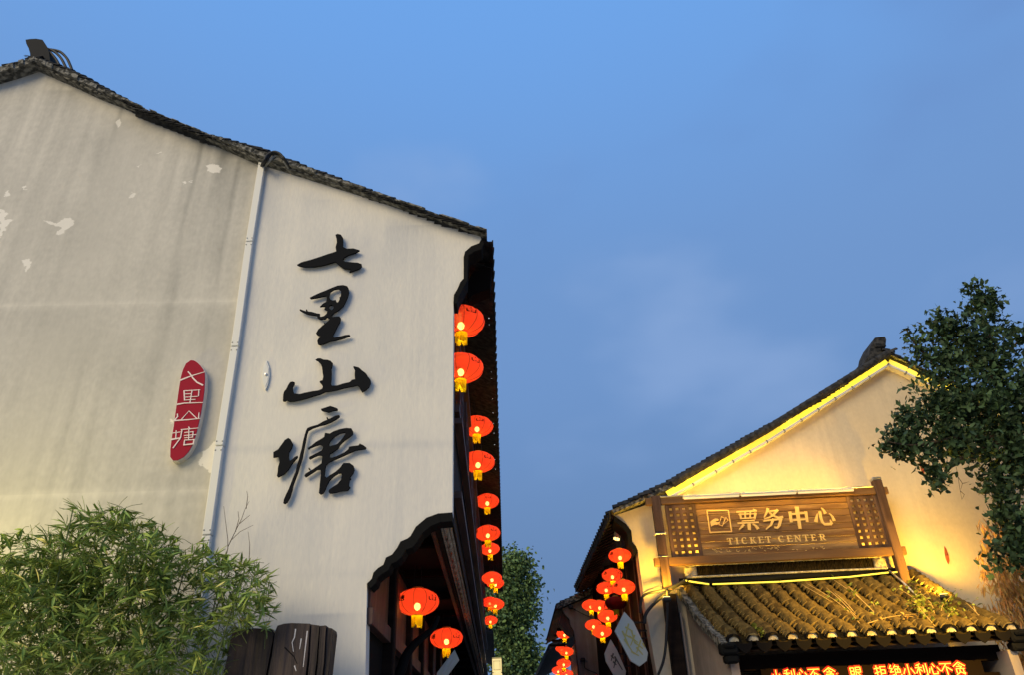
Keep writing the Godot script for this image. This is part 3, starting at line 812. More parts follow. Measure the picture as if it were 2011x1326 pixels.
	outer = with_hole(outer, pa([-1.380, 3.975, -1.346, 4.014, -1.303, 4.041, -1.262, 4.049, -1.254, 4.039, -1.270, 4.007, -1.297, 3.968, -1.317, 3.945, -1.354, 3.934, -1.376, 3.927, -1.390, 3.943]))
	st = mb()
	prism(st, outer, -5.950, -5.930)
	part("stroke", done(st), M.black_letter, a)
	pins(a, pa([-1.424, 4.289, -1.429, 4.197, -1.539, 3.740, -1.434, 3.850, -1.190, 3.640, -1.416, 3.559]))
	# crimson plaque
	a = thing("wall_plaque", "crimson gourd-shaped plaque with four pale carved characters on the grey wall", "plaque")
	var rim := pa([-2.704, 4.799, -2.674, 4.795, -2.643, 4.778, -2.608, 4.747, -2.574, 4.706, -2.550, 4.665, -2.535, 4.599, -2.521, 4.485, -2.517, 4.391, -2.516, 4.273, -2.518, 4.174, -2.523, 4.076, -2.535, 3.978, -2.558, 3.913, -2.593, 3.862, -2.641, 3.836, -2.684, 3.837, -2.714, 3.872, -2.726, 3.946, -2.734, 4.034, -2.738, 4.156, -2.746, 4.280, -2.753, 4.398, -2.760, 4.518, -2.764, 4.623, -2.759, 4.704, -2.742, 4.766])
	var face := pa([-2.699, 4.792, -2.671, 4.788, -2.642, 4.771, -2.608, 4.740, -2.575, 4.699, -2.553, 4.658, -2.540, 4.596, -2.526, 4.483, -2.521, 4.389, -2.520, 4.271, -2.522, 4.172, -2.527, 4.074, -2.539, 3.980, -2.561, 3.917, -2.596, 3.867, -2.641, 3.841, -2.680, 3.841, -2.707, 3.872, -2.719, 3.944, -2.726, 4.032, -2.730, 4.153, -2.739, 4.277, -2.745, 4.395, -2.752, 4.515, -2.756, 4.620, -2.751, 4.698, -2.735, 4.759])
	st = mb()
	prism(st, rim, -6.0, -5.938)
	part("board", done(st), M.plaque_rim, a)
	st = mb()
	prism(st, face, -5.94, -5.932)
	part("face", done(st), M.plaque_red, a)
	var chars := [
		[[pa([-2.751, 4.591, -2.661, 4.631, -2.552, 4.667]), 20, 7], [pa([-2.700, 4.673, -2.672, 4.643, -2.645, 4.606, -2.603, 4.565, -2.547, 4.535]), 14, 18]],
		[[pa([-2.704, 4.484, -2.563, 4.490]), 12, 8], [pa([-2.701, 4.484, -2.680, 4.391]), 14, 14], [pa([-2.632, 4.488, -2.629, 4.363]), 12, 12], [pa([-2.573, 4.491, -2.566, 4.429]), 10, 12], [pa([-2.691, 4.453, -2.630, 4.454]), 9, 9], [pa([-2.685, 4.421, -2.575, 4.426]), 9, 9], [pa([-2.680, 4.393, -2.588, 4.397]), 9, 9], [pa([-2.736, 4.354, -2.675, 4.364, -2.516, 4.365]), 18, 7]],
		[[pa([-2.736, 4.199, -2.712, 4.239, -2.719, 4.262]), 14, 16], [pa([-2.736, 4.201, -2.609, 4.207, -2.514, 4.215]), 16, 7], [pa([-2.675, 4.209, -2.623, 4.288, -2.542, 4.213]), 10, 12], [pa([-2.529, 4.214, -2.534, 4.269]), 14, 7]],
		[[pa([-2.729, 4.086, -2.660, 4.094]), 9, 9], [pa([-2.700, 4.108, -2.689, 4.028]), 11, 11], [pa([-2.722, 4.028, -2.650, 4.039]), 22, 11], [pa([-2.660, 4.115, -2.516, 4.126]), 11, 7], [pa([-2.600, 4.138, -2.584, 4.117]), 12, 12], [pa([-2.651, 4.115, -2.650, 4.039, -2.696, 3.949]), 12, 13], [pa([-2.625, 4.087, -2.551, 4.093]), 9, 9], [pa([-2.624, 4.059, -2.523, 4.065]), 9, 9], [pa([-2.553, 4.095, -2.549, 4.044]), 10, 10], [pa([-2.593, 4.114, -2.578, 4.021]), 10, 10], [pa([-2.616, 4.038, -2.546, 4.042]), 9, 9], [pa([-2.612, 4.017, -2.527, 4.020]), 10, 10], [pa([-2.611, 4.017, -2.608, 3.974]), 12, 12], [pa([-2.612, 3.973, -2.530, 3.981]), 13, 13], [pa([-2.531, 4.020, -2.533, 3.977]), 12, 12]]]
	for c in chars:
		st = mb()
		for i in c.size(): prism(st, ribbon(c[i][0], c[i][1] * 0.00073, c[i][2] * 0.00073), -5.933, -5.928 + i * 0.0004)
		part("character", done(st), M.plaque_pink, a)
	# cable trunking down the joint of the two halves, four lengths with screws
	a = thing("cable_trunking", "off-white cable trunking running down the joint between grey and white wall", "trunking")
	var rail := pa([-2.371, 7.172, -2.360, 6.119, -2.326, 4.923, -2.315, 3.959, -2.294, 3.202, -2.280, 2.828])
	rail.append(Vector2(-2.25, 1.2))
	for i in rail.size() - 1:
		var p := rail[i]; var q := rail[i + 1]
		var d := (q - p).normalized()
		st = mb()
		bevel_box(st, Vector3((p.x + q.x) / 2, (p.y + q.y) / 2, -5.955), Vector3(0.072, p.distance_to(q) - 0.006, 0.055), 0.006, Basis(Vector3(-d.y, d.x, 0), Vector3(-d.x, -d.y, 0), Vector3.BACK))
		var seg := part("length", done(st), M.trunking, a)
		for e in [p + d * 0.04, q - d * 0.04]:
			for s in [-1, 1]:
				st = mb()
				lathe(st, [Vector2(0.0065, 0), Vector2(0.005, 0.004), Vector2(0, 0.004)], 8, Transform3D(Basis(Vector3.RIGHT, PI / 2), Vector3(e.x + s * 0.024, e.y, -5.9275)))
				part("screw", done(st), M.gray_cable, seg)
	var loops := [[Vector3(-2.319, 6.989, -5.810), Vector3(-2.303, 7.066, -5.810), Vector3(-2.276, 7.150, -5.810), Vector3(-2.218, 7.192, -5.810), Vector3(-2.157, 7.169, -5.810), Vector3(-2.114, 7.118, -5.810), Vector3(-2.076, 7.061, -5.810)], [Vector3(-2.306, 7.007, -5.830), Vector3(-2.286, 7.098, -5.830), Vector3(-2.248, 7.176, -5.830), Vector3(-2.185, 7.182, -5.830), Vector3(-2.136, 7.130, -5.830), Vector3(-2.092, 7.066, -5.830)], [Vector3(-2.287, 7.025, -5.850), Vector3(-2.264, 7.095, -5.850), Vector3(-2.225, 7.158, -5.850), Vector3(-2.173, 7.171, -5.850), Vector3(-2.124, 7.113, -5.850), Vector3(-2.085, 7.056, -5.850)]]
	for i in 3:
		st = mb(false)
		var c: Array = loops[i]
		tube(st, curve([Vector3(-2.368, 7.069, -5.950) + Vector3(0.021 * i, 0, 0), Vector3(-2.370, 7.112, -5.935) + Vector3(0.021 * i, 0, 0)] + c.slice(1) + [c[-1] + Vector3(0.12, -0.06, -0.5)], 4), 0.014, 0.014, 8)
		tag(part("cable", done(st), M.black_rubber if i != 2 else M.gray_cable, self), ["black cable looping over the roof edge, outermost of the three above the trunking", "black cable looping over the roof edge, middle of the three above the trunking", "grey cable bending out of the trunking's top, innermost of three"][i], "cable", "cables above the trunking")
	for i in 3:                              # cables behind the ridge end
		st = mb(false)
		var k := i * 0.035
		var arc: Array = [Vector3(-5.136, 9.064, -6.000), Vector3(-5.049, 9.044, -6.000), Vector3(-4.976, 9.005, -6.000), Vector3(-4.890, 8.910, -6.000), Vector3(-4.824, 8.799, -6.000), Vector3(-4.763, 8.679, -6.000), Vector3(-4.728, 8.616, -6.000)]
		for q in arc.size(): arc[q] += Vector3(-0.045 * i, -0.03 * i * sin(q / 6.0 * PI), 0.02 * i)
		tube(st, curve(arc, 4), 0.016, 0.016, 8)
		tag(part("cable", done(st), M.black_rubber, self), ["black cable arching behind the ridge end, outermost of three", "black cable arching behind the ridge end, middle of three", "black cable arching behind the ridge end, innermost of three"][i], "cable", "cables at the ridge end")
	# lens-shaped iron tie plate
	tie_plate(pa([-2.028, 4.788, -1.996, 4.714, -1.981, 4.631, -1.984, 4.545, -1.999, 4.485, -2.030, 4.551, -2.045, 4.633, -2.047, 4.715]), -5.975, -5.955, Transform3D(), "trunking", "whitewashed lens-shaped tie plate beside the trunking on the white wall", Vector3(-2.011,4.637,-5.950))

func pins(a: Node3D, where: PackedVector2Array) -> void:
	for p in where:
		var st := mb()
		tube(st, [Vector3(p.x, p.y, -5.98), Vector3(p.x, p.y, -5.945)], 0.006, 0.006, 6)
		part("pin", done(st), M.black_letter, a)

func tie_plate(poly: PackedVector2Array, z0: float, z1: float, t: Transform3D, m: String, label: String, bolt: Vector3) -> void:
	var a := thing("tie_plate", label, "tie plate", "", t)
	var st := mb()
	prism(st, poly, z0, z1)
	var c := Vector2.ZERO
	for p in poly: c += p / poly.size()
	var inner := PackedVector2Array()
	for p in poly: inner.append(c + (p - c) * 0.78)
	part("plate", done(st), M[m], a)
	st = mb()
	prism(st, inner, z1 - 0.001, z1 + 0.004)
	part("raised_face", done(st), M[m], a)
	st = mb()
	lathe(st, [Vector2(0.014, 0), Vector2(0.012, 0.012), Vector2(0, 0.014)], 8, Transform3D(Basis(Vector3.RIGHT, PI / 2), Vector3(bolt.x, bolt.y, z1 + 0.003)))
	part("bolt", done(st), M.steel if m == "trunking" else M.rust, a)

# ------------------------------------------------------------------ the ticket office on the right
func ticket_house() -> void:
	var t := thing("ticket_office", "cream plastered ticket office with a pointed gable and tiled roof behind the wooden sign", "house", "", RT)
	var wall := pa([-1.543, 4.414, -0.772, 4.636, -0.075, 4.978, 0.726, 5.382, 1.564, 5.839, 2.438, 6.323, 2.811, 6.517, 3.026, 6.392, 3.280, 6.232])
	var apex := pa([2.811, 6.517])[0]
	wall.append_array(PackedVector2Array([Vector2(4.6, 5.2), Vector2(5.9, 4.3), Vector2(5.9, 0), Vector2(-1.12, 0)]))
	wall.append_array(pa([-1.211, 2.388, -1.261, 3.216, -1.267, 3.605, -1.270, 3.920, -1.290, 3.982, -1.332, 4.039, -1.328, 4.191, -1.388, 4.286, -1.471, 4.353]))
	var st := mb()
	prism(st, wall, -0.3, 0.0)
	part("gable_wall", done(st), M.cream_plaster, t)
	# scalloped dark bracket at the street corner
	var c0 := pa([-1.543, 4.414, -1.471, 4.353, -1.388, 4.286, -1.328, 4.191, -1.332, 4.039, -1.290, 3.982, -1.270, 3.920])
	var c1 := pa([-1.550, 4.343, -1.505, 4.298, -1.436, 4.232, -1.388, 4.152, -1.390, 4.014, -1.343, 3.944, -1.323, 3.875])
	st = mb()
	for i in c0.size() - 1: prism(st, PackedVector2Array([c0[i], c0[i + 1], c1[i + 1], c1[i]]), -0.4, 0.03 + 0.004 * (i % 2))
	part("moulding", done(st), M.flat_black, t)
	# verge
	var top_l := pa([2.824, 6.700, 2.399, 6.463, 1.941, 6.158, 1.509, 5.924, 0.768, 5.593, -0.038, 5.197, -0.820, 4.807, -1.612, 4.496])
	var low_l := pa([2.828, 6.603, 2.463, 6.416, 2.017, 6.162, 1.583, 5.920, 0.740, 5.452, -0.063, 5.053, -0.837, 4.683, -1.543, 4.414])
	var top_r := pa([2.824, 6.700, 3.061, 6.510, 3.303, 6.307])
	top_r.append_array(PackedVector2Array([Vector2(4.7, 5.36), Vector2(5.95, 4.5)]))
	var low_r := pa([2.828, 6.603, 3.046, 6.459, 3.288, 6.257])
	low_r.append_array(PackedVector2Array([Vector2(4.65, 5.25), Vector2(5.9, 4.38)]))
	st = mb()
	for s in [[top_l, low_l, 44], [top_r, low_r, 26]]:
		var a := length_of(s[0]); var b := length_of(s[1]); var n: int = s[2]
		for i in n:
			var p: Vector2 = along(s[0], a * i / n)[0]; var q: Vector2 = along(s[0], a * (i + 1) / n)[0]
			var v: Vector2 = along(s[1], b * (i + 1) / n)[0]; var u: Vector2 = along(s[1], b * i / n)[0]
			p = p.lerp(u, 0.45); q = q.lerp(v, 0.45)
			prism(st, PackedVector2Array([p, q, v, u]), -0.4, 0.14 + rng.randf_range(0, 0.03), Transform3D(), false)
	part("verge_coping", done(st), M.mortar, t)
	verge_tiles(top_l, 0.10, 0.085, t, M.roof_tile)
	verge_tiles(top_r, 0.10, 0.1, t, M.roof_tile)
	# a second row of tile lips seen from below along the verge
	var lip := tile_mesh(0.06, 0.13, 0.014, 160.0, 5)
	var under := pa([2.790, 6.631, 1.943, 6.166, 0.752, 5.514, -0.052, 5.114, -0.756, 4.752])
	var d := 0.12
	while d < length_of(under):
		var a := along(under, d)
		var dir := Vector3(a[1].x, a[1].y, 0)
		var b := Basis(Vector3.BACK.cross(dir).normalized(), Vector3.BACK, dir).orthonormalized()
		part("verge_lip", lip, M.roof_tile, t, Transform3D(b, Vector3(a[0].x, a[0].y - 0.005, 0.155 + rng.randf_range(-0.01, 0.01))))
		d += 0.12
	# roof slopes and the street wall, which run straight back
	var turn := RT.basis.inverse()
	var back := turn * Vector3(0, 0, -1)
	st = mb()
	for i in top_l.size() - 1:
		var a := Vector3(top_l[i].x, top_l[i].y - 0.03, 0); var b := Vector3(top_l[i + 1].x, top_l[i + 1].y - 0.03, 0)
		quad(st, b, a, a + back * 4.0, b + back * 3.75)
		quad(st, b + Vector3(0, -0.09, 0) + back * 3.75, a + Vector3(0, -0.09, 0) + back * 4.0, a + Vector3(0, -0.09, 0) + back * 0.3, b + Vector3(0, -0.09, 0) + back * 0.3)
	for i in top_r.size() - 1:
		var a := Vector3(top_r[i].x, top_r[i].y - 0.03, 0); var b := Vector3(top_r[i + 1].x, top_r[i + 1].y - 0.03, 0)
		quad(st, a, b, b + back * 4.0, a + back * 4.0)
	part("roof", done(st), M.roof_tile, t)
	st = mb()
	for k in 16:
		var p := Vector3(apex.x - 0.02, apex.y + 0.17 - 0.002 * k, -0.25) + back * (k * 0.25)
		box(st, p, Vector3(0.15, 0.3 - 0.004 * k, 0.24), turn)
	part("ridge", done(st), M.roof_tile, t)
	# ridge end: a leaning stack of brick ending in a cap, seen from its end
	st = mb()
	prism(st, pa([2.529, 6.577, 2.557, 6.680, 2.615, 6.810, 2.717, 6.956, 2.870, 6.973, 2.876, 6.910, 2.846, 6.831, 2.791, 6.772, 2.892, 6.748, 2.842, 6.628, 2.672, 6.568]), -0.42, 0.07)
	prism(st, pa([2.397, 6.455, 2.476, 6.580, 2.552, 6.663, 2.675, 6.577, 2.528, 6.490]), -0.4, 0.03)
	bevel_box(st, Vector3(apex.x - 0.06, apex.y + 0.30, -0.1), Vector3(0.17, 0.09, 0.4), 0.015)
	part("ridge_end", done(st), M.roof_tile, t)
	st = mb()
	var s0 := Vector3(-0.99, 2.2, -0.28)
	bar(st, s0 + Vector3(0, 0, -0.02), s0 + back * 3.8, 0.12, 4.4)
	part("street_wall", done(st), M.wet_wood, t)
	for k in 5:
		st = mb()
		box(st, s0 + back * (0.5 + k * 0.75) + Vector3(-0.07, 0.3, 0), Vector3(0.05, 3.4, 0.1), turn)
		part("post", done(st), M.brown_wood, t)
	for k in 16:
		st = mb()
		var p := back * (0.15 + k * 0.24)
		bar(st, Vector3(-1.3, 4.52, -0.2) + p, Vector3(-1.6, 4.385, -0.2) + p, 0.05, 0.05)
		part("rafter", done(st), M.wet_wood, t)
	var drip := mb()
	prism(drip, pa([-0.08, 0.05, -0.07, -0.03, 0.0, -0.085, 0.07, -0.03, 0.08, 0.05]), -0.014, 0.0)
	var drip_mesh := done(drip)
	var cap := tile_mesh(0.062, 0.2, 0.016)
	for k in 21:
		var p := Vector3(-1.6, 4.42, -0.02) + back * (k * 0.185)
		part("drip_tile", drip_mesh, M.roof_tile, t, Transform3D(turn * Basis(Vector3.UP, -PI / 2), p + Vector3(-0.012, 0, 0)))
		part("eave_tile", cap, M.roof_tile, t, Transform3D(turn * Basis(Vector3.UP, -PI / 2).rotated(Vector3.BACK, 0.3), p + back * 0.09 + Vector3(-0.02, 0.03, 0)))
	# light bars under the verge, glowing up at the tiles
	for side in [[pa([-0.784, 4.649, -0.092, 4.990, 0.702, 5.391, 1.535, 5.846, 2.400, 6.319, 2.765, 6.520]), "long yellow light bar under the left slope of the ticket office gable"], [pa([2.785, 6.510, 3.013, 6.359, 3.225, 6.194]), "short yellow light bar under the right slope of the gable, ending behind the tree"]]:
		var b := thing("light_bar", side[1], "light bar", "light bars under the gable", RT)
		var line: PackedVector2Array = side[0]
		if side[0].size() == 3: line.append_array(PackedVector2Array([line[2] + Vector2(0.5, -0.3), line[2] + Vector2(1.0, -0.6)]))
		for i in line.size() - 1:
			var p := line[i]; var q := line[i + 1]
			var dir := (q - p).normalized()
			var nrm := dir.orthogonal()
			if nrm.y < 0: nrm = -nrm
			var pieces := maxi(1, roundi(p.distance_to(q) / 0.34))
			for k in pieces:                 # short lengths butted with a small gap and a clip at each joint
				var g0 := p.lerp(q, (k + 0.012) / pieces); var g1 := p.lerp(q, (k + 0.988) / pieces)
				var w0 := rng.randf_range(0.042, 0.048)
				st = mb()
				prism(st, PackedVector2Array([g0 + nrm * w0, g1 + nrm * w0, g1 - nrm * 0.036, g0 - nrm * 0.036]), 0.085, 0.110)
				part("glow_strip", done(st), M.led_yellow if rng.randf() < 0.7 else M.led_yellow_dim, b)
				st = mb()
				box(st, Vector3(g0.x, g0.y, 0.105) - Vector3(nrm.x, nrm.y, 0) * 0.055, Vector3(0.02, 0.05, 0.035), Basis(Vector3(dir.x, dir.y, 0), Vector3(nrm.x, nrm.y, 0), Vector3.BACK))
				part("clip", done(st), M.gray_cable, b)
			st = mb()
			prism(st, PackedVector2Array([p - nrm * 0.037, q - nrm * 0.037, q - nrm * 0.068, p - nrm * 0.068]), 0.002, 0.118)
			part("housing", done(st), M.shade_white, b)
			var mid := (p + q) / 2
			var at := RT * Vector3(mid.x, mid.y + 0.0, 0.125)
			lamp_area("light_bar_light", at, RT.basis * Vector3(nrm.x, nrm.y, 0.9), Vector2(0.06, 0.06), 0.10 * p.distance_to(q), Color(1, 0.87, 0.30))
	# brackets and rusty tie plates on the wall
	tie_plate(pa([2.785, 3.791, 2.799, 3.750, 2.799, 3.670, 2.789, 3.598, 2.764, 3.560, 2.756, 3.619, 2.762, 3.698]), 0.002, 0.014, RT, "rust", "rusty lens-shaped tie plate on the yellow-lit wall right of the sign", Vector3(2.782,3.678, 0))
	tie_plate(pa([2.832, 5.031, 2.849, 4.992, 2.850, 4.902, 2.835, 4.806, 2.810, 4.770, 2.804, 4.844, 2.812, 4.941]), 0.002, 0.014, RT, "rust", "rusty lens-shaped tie plate half hidden under the ginkgo branch", Vector3(2.829,4.903, 0))

func sign_bar(name_: String, p: Vector2, q: Vector2, w: float, off0: float, off1: float, m: Material, parent: Node3D) -> MeshInstance3D:
	var st := mb()
	var d := (q - p).normalized()
	bevel_box(st, Vector3((p.x + q.x) / 2, (p.y + q.y) / 2, (off0 + off1) / 2), Vector3(p.distance_to(q), w, off1 - off0), 0.006, Basis(Vector3(d.x, d.y, 0), Vector3(-d.y, d.x, 0), Vector3.BACK))
	return part(name_, done(st), m, parent)

func ticket_sign() -> void:
	var t := thing("ticket_sign", "brown timber ticket office sign with gold lettering between two lattice panels", "sign", "", RT)
	# posts and cross beams
	var pl := pa([-0.959, 4.581, -1.001, 3.468])
	var pr := pa([2.028, 4.651, 1.971, 3.335])
	var post_l := pa([-0.938, 4.580, -0.926, 2.910]); var post_r := pa([2.010, 4.588, 1.980, 3.322])
	post_l = PackedVector2Array([Vector2((pl[0].x + pl[1].x) / 2, pl[0].y), Vector2((pl[0].x + pl[1].x) / 2, 3.35)])
	post_r = PackedVector2Array([Vector2((pr[0].x + pr[1].x) / 2 + 0.03, pr[0].y), Vector2((pr[0].x + pr[1].x) / 2 + 0.03, 3.15)])
	for k in [post_l, post_r]: sign_bar("post", k[0], k[1], 0.115, 0.20, 0.30, M.post_wood, t)
	var a := pa([-1.117, 4.521, 2.146, 4.499]); var b := pa([-1.108, 3.746, 2.147, 3.699])
	var ay := pa([0.477, 4.512])[0].y; var by := pa([0.314, 3.706])[0].y
	sign_bar("beam", Vector2(a[0].x, ay), Vector2(a[1].x, ay), 0.095, 0.215, 0.275, M.sign_wood, t)
	sign_bar("beam", Vector2(b[0].x, by), Vector2(b[1].x, by), 0.105, 0.215, 0.285, M.sign_wood, t)
	sign_bar("flashing", Vector2(post_l[0].x + 0.06, ay + 0.055), Vector2(post_r[0].x - 0.07, ay + 0.055), 0.018, 0.10, 0.29, M.steel, t)
	sign_bar("post_cap", post_r[0] + Vector2(-0.06, 0.022), post_r[0] + Vector2(0.06, 0.022), 0.04, 0.18, 0.30, M.steel, t)
	sign_bar("clamp", Vector2(post_l[0].x - 0.08, by + 0.36), Vector2(post_l[0].x + 0.08, by + 0.36), 0.02, 0.19, 0.307, M.steel, t)
	sign_bar("clamp", Vector2(post_l[0].x - 0.065, by + 0.065), Vector2(post_l[0].x + 0.065, by + 0.065), 0.012, 0.19, 0.305, M.steel, t)
	# boards
	var ty := ay - 0.05; var ly := by + 0.055
	var bx0: float = pa([-0.459, 4.112])[0].x; var bx1: float = pa([1.575, 4.082])[0].x
	var n := 8
	var y := ly
	for i in n:
		var h: float = (ty - ly) / n * [1.1, 0.95, 1.05, 0.9, 1.1, 1.0, 0.95, 0.95][i]
		var o := rng.randf_range(-0.003, 0.003)
		sign_bar("plank", Vector2(bx0, y + h / 2), Vector2(bx1, y + h / 2), h - 0.004, 0.222 + o, 0.245 + o, M.sign_wood_worn if i in [0, 1, 2, 4, 6] else M.sign_wood, t)
		y += h
	# lattice panels
	for side in [[bx0, -1.0], [bx1, 1.0]]:
		var p := Node3D.new()
		var x0: float = side[0] + side[1] * 0.02
		var x1: float = x0 + side[1] * 0.36
		for i in 5:
			var x := lerpf(x0, x1, i / 4.0)
			sign_bar("lattice_bar", Vector2(x, ly), Vector2(x, ty), 0.05 if i in [0, 4] else 0.044, 0.21, 0.252, M.post_wood, t)
		for i in 9:
			var yy := lerpf(ly + 0.02, ty - 0.02, i / 8.0)
			sign_bar("lattice_bar", Vector2(x0, yy), Vector2(x1, yy), 0.046, 0.2125, 0.2495, M.post_wood, t)
		p.free()
	# gold characters
	var gl := [
		[[pa([0.082, 4.316, 0.345, 4.320]), 24, 22], [pa([0.306, 4.343, 0.345, 4.320]), 14, 20], [pa([0.104, 4.284, 0.332, 4.283]), 20, 18], [pa([0.120, 4.290, 0.121, 4.220]), 24, 24], [pa([0.194, 4.319, 0.178, 4.223]), 22, 20], [pa([0.263, 4.320, 0.242, 4.224]), 20, 20], [pa([0.326, 4.288, 0.301, 4.217]), 30, 26], [pa([0.115, 4.224, 0.308, 4.227]), 17, 17], [pa([0.129, 4.190, 0.293, 4.193]), 14, 20], [pa([0.069, 4.163, 0.338, 4.164]), 22, 22], [pa([0.213, 4.162, 0.203, 4.075]), 44, 40], [pa([0.140, 4.140, 0.071, 4.081]), 34, 18], [pa([0.262, 4.143, 0.297, 4.117, 0.315, 4.081]), 18, 40]],
		[[pa([0.501, 4.339, 0.471, 4.283, 0.430, 4.227]), 36, 16], [pa([0.491, 4.303, 0.619, 4.311]), 20, 22], [pa([0.625, 4.317, 0.556, 4.253, 0.489, 4.220, 0.426, 4.207]), 34, 12], [pa([0.511, 4.286, 0.572, 4.232, 0.618, 4.212, 0.673, 4.221]), 22, 30], [pa([0.415, 4.181, 0.650, 4.194]), 22, 28], [pa([0.645, 4.194, 0.607, 4.112, 0.570, 4.076, 0.541, 4.085]), 38, 26], [pa([0.546, 4.195, 0.499, 4.123, 0.422, 4.067]), 36, 16]],
		[[pa([0.783, 4.280, 0.774, 4.149]), 38, 36], [pa([0.773, 4.252, 1.003, 4.263]), 26, 26], [pa([0.993, 4.272, 0.981, 4.145]), 36, 34], [pa([0.773, 4.170, 0.994, 4.177]), 24, 24], [pa([0.887, 4.339, 0.868, 4.059]), 52, 40]],
		[[pa([1.140, 4.242, 1.120, 4.200, 1.097, 4.140]), 10, 48], [pa([1.175, 4.263, 1.173, 4.177, 1.177, 4.125, 1.200, 4.096, 1.285, 4.095]), 36, 34], [pa([1.294, 4.100, 1.287, 4.151]), 36, 10], [pa([1.208, 4.317, 1.231, 4.287, 1.243, 4.245]), 12, 42], [pa([1.295, 4.237, 1.325, 4.195, 1.335, 4.143]), 12, 42]]]
	var px := 0.000985
	for c in gl:
		var st := mb()
		for i in c.size(): prism(st, ribbon(c[i][0], c[i][1] * px, c[i][2] * px), 0.244, 0.258 + i * 0.0005)
		part("character", done(st), M.gold_letter, t)
	var font := SystemFont.new()
	font.font_names = PackedStringArray(["Droid Serif"])
	font.font_weight = 700
	var base := pa([-0.077, 3.887, 0.015, 3.887, 0.105, 3.886, 0.221, 3.886, 0.326, 3.886, 0.425, 3.885, 0.589, 3.884, 0.701, 3.884, 0.807, 3.884, 0.916, 3.884, 1.015, 3.883, 1.129, 3.883])
	var word := "TICKETCENTER"
	for i in 12:
		var tm := TextMesh.new()
		tm.text = word[i]
		tm.font = font
		tm.font_size = 64
		tm.pixel_size = 0.00185
		tm.depth = 0.008
		tm.horizontal_alignment = HORIZONTAL_ALIGNMENT_CENTER
		tm.vertical_alignment = VERTICAL_ALIGNMENT_BOTTOM
		var by0 := base[0].lerp(base[11], i / 11.0)
		part("letter", tm, M.gold_letter, t, Transform3D(Basis(), Vector3(base[i].x, by0.y - 0.026, 0.252)))
	# the pictogram: a hand holding out two tickets in a square frame
	var st := mb()
	var q := pa([-0.311, 4.352, -0.027, 4.344, -0.033, 4.060, -0.319, 4.061])
	for i in 4: prism(st, ribbon(PackedVector2Array([q[i], q[(i + 1) % 4]]), 14 * px, 14 * px), 0.244, 0.256 + i * 0.0005)
	part("pictogram_frame", done(st), M.gold_letter, t)
	st = mb()
	prism(st, pa([-0.291, 4.205, -0.257, 4.228, -0.221, 4.244, -0.191, 4.239, -0.176, 4.224, -0.183, 4.210, -0.213, 4.213, -0.223, 4.199, -0.202, 4.190, -0.178, 4.195, -0.165, 4.182, -0.183, 4.171, -0.212, 4.157, -0.240, 4.160, -0.270, 4.150, -0.291, 4.139]), 0.244, 0.256)
	part("pictogram_hand", done(st), M.gold_letter, t)
	for tk in [pa([-0.133, 4.263, -0.089, 4.240, -0.141, 4.138, -0.185, 4.159]), pa([-0.076, 4.252, -0.052, 4.212, -0.124, 4.162, -0.112, 4.188])]:
		st = mb()
		for i in 4: prism(st, ribbon(PackedVector2Array([tk[i], tk[(i + 1) % 4]]), 8 * px, 8 * px), 0.244, 0.256 + i * 0.0005)
		part("pictogram_ticket", done(st), M.gold_letter, t)
	# the worn row of small print: only flecks of gold are left
	st = mb()
	for k in 46:
		var u := rng.randf()
		var p := pa([-0.317, 3.817])[0].lerp(pa([0.555, 3.811])[0], u) if k < 36 else pa([0.677, 3.781])[0].lerp(pa([1.296, 3.811])[0], rng.randf())
		p += Vector2(0, rng.randf_range(-0.022, 0.022))
		var e := Vector2.from_angle(rng.randf_range(-0.9, 0.9)) * rng.randf_range(0.006, 0.016)
		prism(st, ribbon(PackedVector2Array([p - e, p + e]), 0.006, 0.003), 0.244, 0.2505 + k * 0.00005)
	part("worn_print", done(st), M.gold_letter, t).set_meta("kind", "stuff")
	# three tube lamps along the top beam
	for i in 3:
		var seg: Array = [[pa([-0.620, 4.499, 0.139, 4.497]), "left"], [pa([0.152, 4.496, 0.901, 4.494]), "middle"], [pa([0.914, 4.493, 1.668, 4.497]), "right"]][i]
		var p: Vector2 = seg[0][0]; var q2: Vector2 = seg[0][1]
		var yy := ay + 0.0
		var lamp := thing("tube_lamp", ["pale tube lamp on the sign's top beam, above the square pictogram", "pale tube lamp on the sign's top beam, middle of the three", "pale tube lamp on the sign's top beam, next to the right lattice panel"][i], "tube lamp", "tube lamps on the ticket sign", RT)
		sign_bar("housing", Vector2(p.x, yy + 0.022), Vector2(q2.x, yy + 0.022), 0.02, 0.276, 0.36, M.shade_white, lamp)
		st = mb(false)
		tube(st, [Vector3(p.x + 0.01, yy, 0.335), Vector3(q2.x - 0.01, yy, 0.335)], 0.0135, 0.0135, 10)
		part("tube", done(st), M.tube_lamp, lamp)
		for e in [p.x + 0.08, q2.x - 0.08]:
			st = mb()
			box(st, Vector3(e, yy + 0.045, 0.30), Vector3(0.02, 0.03, 0.05))
			part("bracket", done(st), M.steel, lamp)
		lamp_area("tube_lamp_uplight", RT * Vector3((p.x + q2.x) / 2, ay + 0.09, 0.43), RT.basis * Vector3(0, 1, -0.6), Vector2(0.7, 0.03), 0.56, Color(1.0, 0.76, 0.22))
		lamp_area("tube_lamp_light", RT * Vector3((p.x + q2.x) / 2, yy - 0.02, 0.345), RT.basis * Vector3(0, -1, 0.10), Vector2(0.7, 0.03), 0.36, Color(1.0, 0.78, 0.28))

